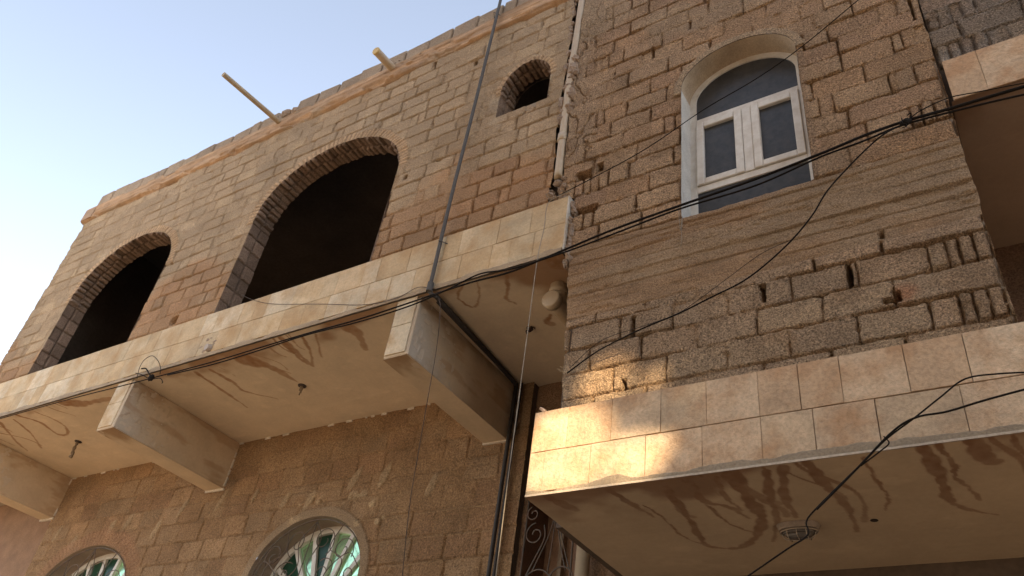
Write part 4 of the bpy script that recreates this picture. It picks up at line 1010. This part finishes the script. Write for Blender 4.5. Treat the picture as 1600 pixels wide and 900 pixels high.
# ------------------------------------------------------------------ cables
def cable(name, pts, r, m_, label, Y=None, n=6, cat='cable', sag=0):
    P = []
    for p in pts:
        yy = p[2] if len(p) > 2 else Y
        P.append(atY(p[0], p[1], yy))
    cm = catmull(P, 7)
    if isinstance(r, tuple): r = list(np.linspace(r[0], r[1], len(cm)))
    q = MB(); q.tube(cm, r, n); return tag(q.build(name, m_, None, True), label, cat)
cable('power_cable', [(1625, 128, 4.28), (1530, 156, 4.28), (1480, 171, 4.28), (1415, 189, 4.33), (1350, 212, 4.28), (1290, 237, 4.25), (1180, 280, 4.22), (1060, 322, 4.2), (960, 358, 4.2), (885, 389, 4.22), (800, 424, 4.24), (740, 440, 4.26), (690, 456, 4.28), (640, 473, 4.3), (560, 499, 4.31), (480, 521, 4.31), (400, 545, 4.31), (330, 566, 4.31), (240, 590, 4.31), (190, 603, 4.31), (100, 626, 4.31), (-20, 660, 4.31)], (.012, .006), M_CABLE, 'thick black power cable from the right margin under the arched window to the slab edge')
cable('power_cable', [(1625, 142, 4.27), (1530, 164, 4.27), (1415, 194, 4.32), (1350, 220, 4.27), (1280, 246, 4.24), (1180, 290, 4.2), (1060, 327, 4.19), (960, 365, 4.19), (885, 393, 4.21), (800, 420, 4.23), (750, 428, 4.25), (700, 452, 4.27), (640, 478, 4.29), (560, 503, 4.3), (480, 523, 4.3), (400, 549, 4.3), (330, 570, 4.3), (262, 586, 4.3)], .0075, M_CABLE, 'second black cable lying just below the thick one across the right house')
cable('cable', [(1620, 126, 4.3), (1531, 143, 4.3), (1482, 153, 4.3), (1440, 172, 4.32), (1420, 186, 4.33)], .004, M_CABLE, 'short thin cable from the cable knot up to the right margin tiles')
cable('cable', [(1415, 192, 4.32), (1370, 218, 4.28), (1300, 289, 4.25), (1270, 335, 4.24), (1240, 372, 4.24), (1200, 410, 4.24), (1160, 440, 4.24), (1110, 465, 4.25), (1060, 490, 4.26), (1000, 515, 4.28), (935, 548, 4.32), (886, 583, 4.38)], .0055, M_CABLE, 'black cable drooping from the knot down across the concrete band to the house corner')
cable('cable', [(1240, 373, 4.25), (1190, 396, 4.26), (1139, 433, 4.27), (1100, 462, 4.28), (1060, 489, 4.28), (1010, 508, 4.3), (940, 532, 4.33), (890, 575, 4.38)], .0025, M_THINWIRE, 'fine wire running close beside the drooping cable over the lower blocks', cat='wire')
cable('wire', [(1347, -5, 4.2), (1250, 75, 4.2), (1180, 124, 4.2), (1100, 171, 4.21), (1010, 232, 4.24), (930, 276, 4.28), (862, 311, 4.33)], .0042, M_CABLE, 'thin dark wire crossing in front of the arched window from the top edge', cat='wire')
cable('cord', [(892, 298, 4.30), (862, 312, 4.30), (854, 325, 4.29), (850, 357, 4.29), (840, 403, 4.29), (827, 499, 4.28), (811, 620, 4.28), (795, 740, 4.28), (773, 915, 4.28)], .0038, M_CORD, 'pale cord hanging straight down in front of the slab and corbel beam', cat='cord')
cable('wire', [(686, 466, 4.28), (688, 485, 4.28), (682, 545, 4.28), (668, 625, 4.28), (655, 700, 4.28), (640, 790, 4.28), (627, 915, 4.28)], .0032, M_THINWIRE, 'thin dark wire dangling from the conduit bend past the lower wall', cat='wire')
cable('wire', [(680, 452, 4.33), (653, 449, 4.335), (621, 465, 4.335), (571, 476, 4.335), (500, 475, 4.335), (430, 475, 4.335), (400, 470, 4.335), (379, 462, 4.335)], .003, M_THINWIRE, 'thin wire lying along the tiled slab edge below the large arch', cat='wire')
cable('cable', [(1625, 581, 3.8), (1560, 584, 3.8), (1508, 592, 3.82), (1470, 620, 3.8), (1430, 652, 3.78), (1385, 686, 3.78), (1350, 721, 3.78), (1310, 760, 3.78), (1275, 795, 3.78), (1260, 815, 3.78), (1262, 836, 3.78), (1230, 858, 3.78), (1160, 906, 3.78)], .0040, M_CABLE, 'thin cable tied at the travertine edge and looping down over the bulkhead lamp')
cable('cable', [(1625, 602, 3.78), (1540, 625, 3.78), (1480, 643, 3.77), (1432, 652, 3.77), (1395, 674, 3.77), (1345, 726, 3.77), (1310, 762, 3.765), (1276, 796, 3.765)], .0050, M_CABLE, 'thicker black cable crossing the lower travertine tiles and twisting onto the thin one')
cable('wire', [(1381, 682, 3.775), (1389, 692, 3.77), (1378, 703, 3.77), (1345, 728, 3.775)], .0035, M_CABLE, 'small loose loop of wire hanging on the cables at the travertine edge', cat='wire')
cable('wire', [(1060, 322, 4.385), (1063, 360, 4.385), (1066, 338, 4.385), (1064, 385, 4.385)], .0022, M_CORD, 'short pale string stuck below the left corner of the arched window', cat='string')
# knot of tape and ties
k0 = atY(1415, 191, 4.31); q = MB(); lump(q, k0, (.035, .022, .028), (1, 1, 1), 3); q.tube(catmull([k0+[.03, 0, .02], k0+[.045, -.02, .05], k0+[.02, -.02, .04]]), .004, 5); q.tube(catmull([k0, k0+[.0, -.01, -.05], k0+[-.03, -.01, -.055]]), .003, 5); q.tube([k0+[-.018, -.024, .028], k0+[-.018, -.026, -.028]], .003, 5)
tag(q.build('cable_knot', M_CABLE, None), 'taped black knot where the cables join right of the arched window', 'cable joint')
k1 = atY(236, 590, 4.29); q = MB(); lump(q, k1, (.045, .03, .04), (1, 1, 1), 4)
def w2(pts, r=.005):
    q.tube(catmull([atY(a, b, 4.28) for a, b in pts], 8), r, 6)
w2([(214, 592), (218, 575), (226, 562), (238, 556), (247, 564), (251, 576), (250, 584)], .004); w2([(221, 576), (228, 576), (233, 584), (237, 590)], .008); w2([(212, 583), (220, 585), (230, 590)], .006); w2([(240, 592), (250, 591), (254, 596), (253, 599)], .005)
tag(q.build('cable_clamp', M_CABLE, None), 'black cable clamp with a wire loop at the slab edge over a corbel beam', 'cable clamp')
# broken corner with a pale plug in the slab edge
k2 = atY(322, 547, FY-.06); q = MB()
for k in range(14): lump(q, (k2[0]+random.uniform(-.16, .10), FY-.036, 6.08+random.random()*.20), (random.uniform(.025, .05), .018, random.uniform(.02, .045)), (1, 1, 1), 400+k)
q.build('broken_tile_patch', M_JUTE, left)
q = MB(); q.lathe((k2[0]+.04, FY-.10, k2[2]+.01), (0.1, 1, .1), [(0, .012), (.0, .04), (.05, .045), (.06, .03)], 14); tag(q.build('pipe_plug', mat('plug_plastic', (.40, .33, .27), rough=.5), None), 'pale round pipe plug in the broken spot of the slab edge tiles', 'plug')
# light fittings left on the slab underside
def fitting(px_, py_, kind, label):
    c = atZ(px_, py_, 6.0); e = new_empty('ceiling_fitting', (c[0], c[1], 6.0), label, 'light fitting', 'bare fittings on the slab underside')
    q = MB(); q.lathe((c[0], c[1], 6.004), (0, 0, -1), [(0, .05), (.012, .045), (.018, .02)], 14); q.build('rose', mat('dark_rose', (.06, .045, .04), rough=.7), e)
    q = MB(); rnd = random.Random(px_)
    if kind == 0: q.tube([(c[0], c[1], 5.99), (c[0], c[1], 5.94)], .02, 10); q.tube([(c[0]+.0, c[1], 5.94), (c[0], c[1], 5.88)], .008, 6); q.tube([(c[0]+.015, c[1], 5.95), (c[0]+.02, c[1], 5.90)], .006, 6)
    else: q.tube(catmull([(c[0], c[1], 5.99), (c[0]+.01, c[1]-.01, 5.93), (c[0]-.01, c[1], 5.87), (c[0], c[1]+.01, 5.80), (c[0]-.005, c[1], 5.76)], 4), [.016, .02, .024, .018, .015, .022, .026, .022, .016, .020, .026, .024, .018, .022, .028, .026, .024][:17], 8)
    q.build('lamp_holder', mat('dusty_holder', (.2, .15, .1), rough=.8), e)
fitting(472, 603, 0, 'bare lamp holder on the slab underside between the two middle beams')
fitting(122, 690, 1, 'dusty lumpy hanging holder on the slab underside at the left')
c = atZ(828, 512, 6.0); q = MB(); lump(q, (c[0], c[1], 5.985), (.035, .03, .03), (1, 1, 1), 9); q.tube(catmull([(c[0], c[1], 6.0), (c[0]-.03, c[1]-.01, 5.96), (c[0]-.02, c[1], 5.93)]), .006, 6); q.tube(catmull([(c[0]+.01, c[1], 6.0), (c[0]+.05, c[1]-.01, 5.985), (c[0]+.06, c[1], 5.97)]), .006, 6)
tag(q.build('wire_stub', mat('dark_tape', (.05, .03, .025), rough=.7), None), 'dark taped wire ends on the underside near the drain elbow', 'wire end')
# twig at the corner of the right house
q = MB(); t0 = atY(886, 583, 4.36)
for (a, b) in ((-.07, .035), (-.055, .015), (-.05, .055)): q.tube([t0, t0+[a*.6, -.02, b*.7], t0+[a, -.03, b]], .0016, 5)
tag(q.build('twig', M_WOOD, None), 'small dry twig of frayed strands at the corner of the right house', 'twig')

# grille beside the balcony
gl = MB(); yg = 6.12; r_ = .0075
gx = -3.80
for x_ in (-4.04, -3.53): gl.tube([(x_, yg, 4.70), (x_, yg, 2.7)], .009, 6)
gl.tube([(-4.04, yg, 4.70), (-3.53, yg, 4.70)], .009, 6)
gl.tube(spiral(-3.97, 4.56, .075, 1.9, 1.2, yg, 1), r_, 6); gl.tube(spiral(-3.72, 4.60, .07, .4, 1.2, yg, -1), r_, 6)
gl.tube(spiral(-3.93, 4.36, .11, 1.6, 1.25, yg, 1, bulge=.0), r_, 6)
gl.tube(catmull([(-3.84, yg, 4.44), (-3.83, yg, 4.3), (-3.95, yg, 4.05), (-4.02, yg, 3.9)]), r_, 6)
for (x0_, x1_) in ((-3.74, -3.93), (-3.73, -3.76), (-3.71, -3.58), (-3.69, -3.54)): gl.tube(catmull([(x0_, yg, 4.50), (x0_+(x1_-x0_)*.3, yg, 4.3), (x1_, yg, 4.0)]), r_*.8, 6)
gl.tube([(-3.86+.15*math.cos(a), yg, 3.88+.15*math.sin(a)) for a in np.linspace(0, math.pi, 14)], r_, 6); gl.tube([(-3.62+.12*math.cos(a), yg, 3.92+.12*math.sin(a)) for a in np.linspace(0, math.pi, 14)], r_, 6)
gl.tube(spiral(-3.62, 3.88, .07, 1.5, 1.5, yg, 1), r_, 6)
gl.build('scroll_grille', M_IRON, left, True)

# ------------------------------------------------------------------ unseen blockers behind the camera, added to shade and shape the light
sun_blocker = new_empty('added_sun_blocker', (5, -6, 0), 'added sun blocker behind the viewer, pierced to throw the light patch', 'house')
T0 = [(atY(880, 705, BY), .33), (atY(985, 722, BY), .17), (atY(1027, 700, BY), .075), (atY(1092, 607, BY), .07), (atY(945, 598, FY), .2), (atY(1020, 596, FY), .09)]
class Disc:
    def __init__(s, x, z, r): s.x = x; s.z = z; s.r = r
    def sdf(s, X, Z): return np.hypot(X-s.x, Z-s.z)-s.r
OY = -3.0
discs = []
for p, r in T0:
    k = (OY-p[1])/SUN[1]; q_ = p+SUN*k; discs.append(Disc(q_[0], q_[2], r))
hx, hz = discs[0].x, discs[0].z
sheet('upper_wall', hx-1.0, hx+1.0, hz-1.0, hz+1.9, .025, OY, flat((.42, .31, .21)), M_CEMENT, sun_blocker, discs)  # holes cut so sun lands as a patch on the right balcony
mb = MB(); mb.box(-7.2, hx-1.0, OY-.2, OY, 6.7, 14.9); mb.box(hx+1.0, 8.4, OY-.2, OY, 6.7, 14.9); mb.box(hx-1.0, hx+1.0, OY-.2, OY, 6.7, hz-1.0); mb.box(hx-1.0, hx+1.0, OY-.2, OY, hz+1.9, 14.9)
mb.box(-2.5, 8.4, OY-.2, OY, 0, 6.5); mb.build('wall', M_BLOCKER, sun_blocker)
mb = MB(); mb.box(-7.2, 8.4, -6, OY-.2, 11.9, 12.1); mb.box(-7.2, 8.4, -6, OY, 6.5, 6.7); mb.build('floor_slab', M_BLOCKER, sun_blocker)
for cx_ in (-7.0, -1.9, 3.2, 8.2):  # stilts leave part of the added blocker open for bounced sunlight
    for cy_ in (-3.3, -5.8):
        mb = MB(); mb.box(cx_-.15, cx_+.15, cy_-.15, cy_+.15, 0, 6.5); mb.build('column', M_BLOCKER, sun_blocker)
tall = new_empty('added_glow_blocker', (18, 2, 0), 'added block shutting out sky glow at the right, outside the view', 'house')
mb = MB(); mb.box(14, 24, -2.9, 12, 0, 7); mb.build('wall', M_BLOCKER, tall)  # added out of view to cut sky glow along the street
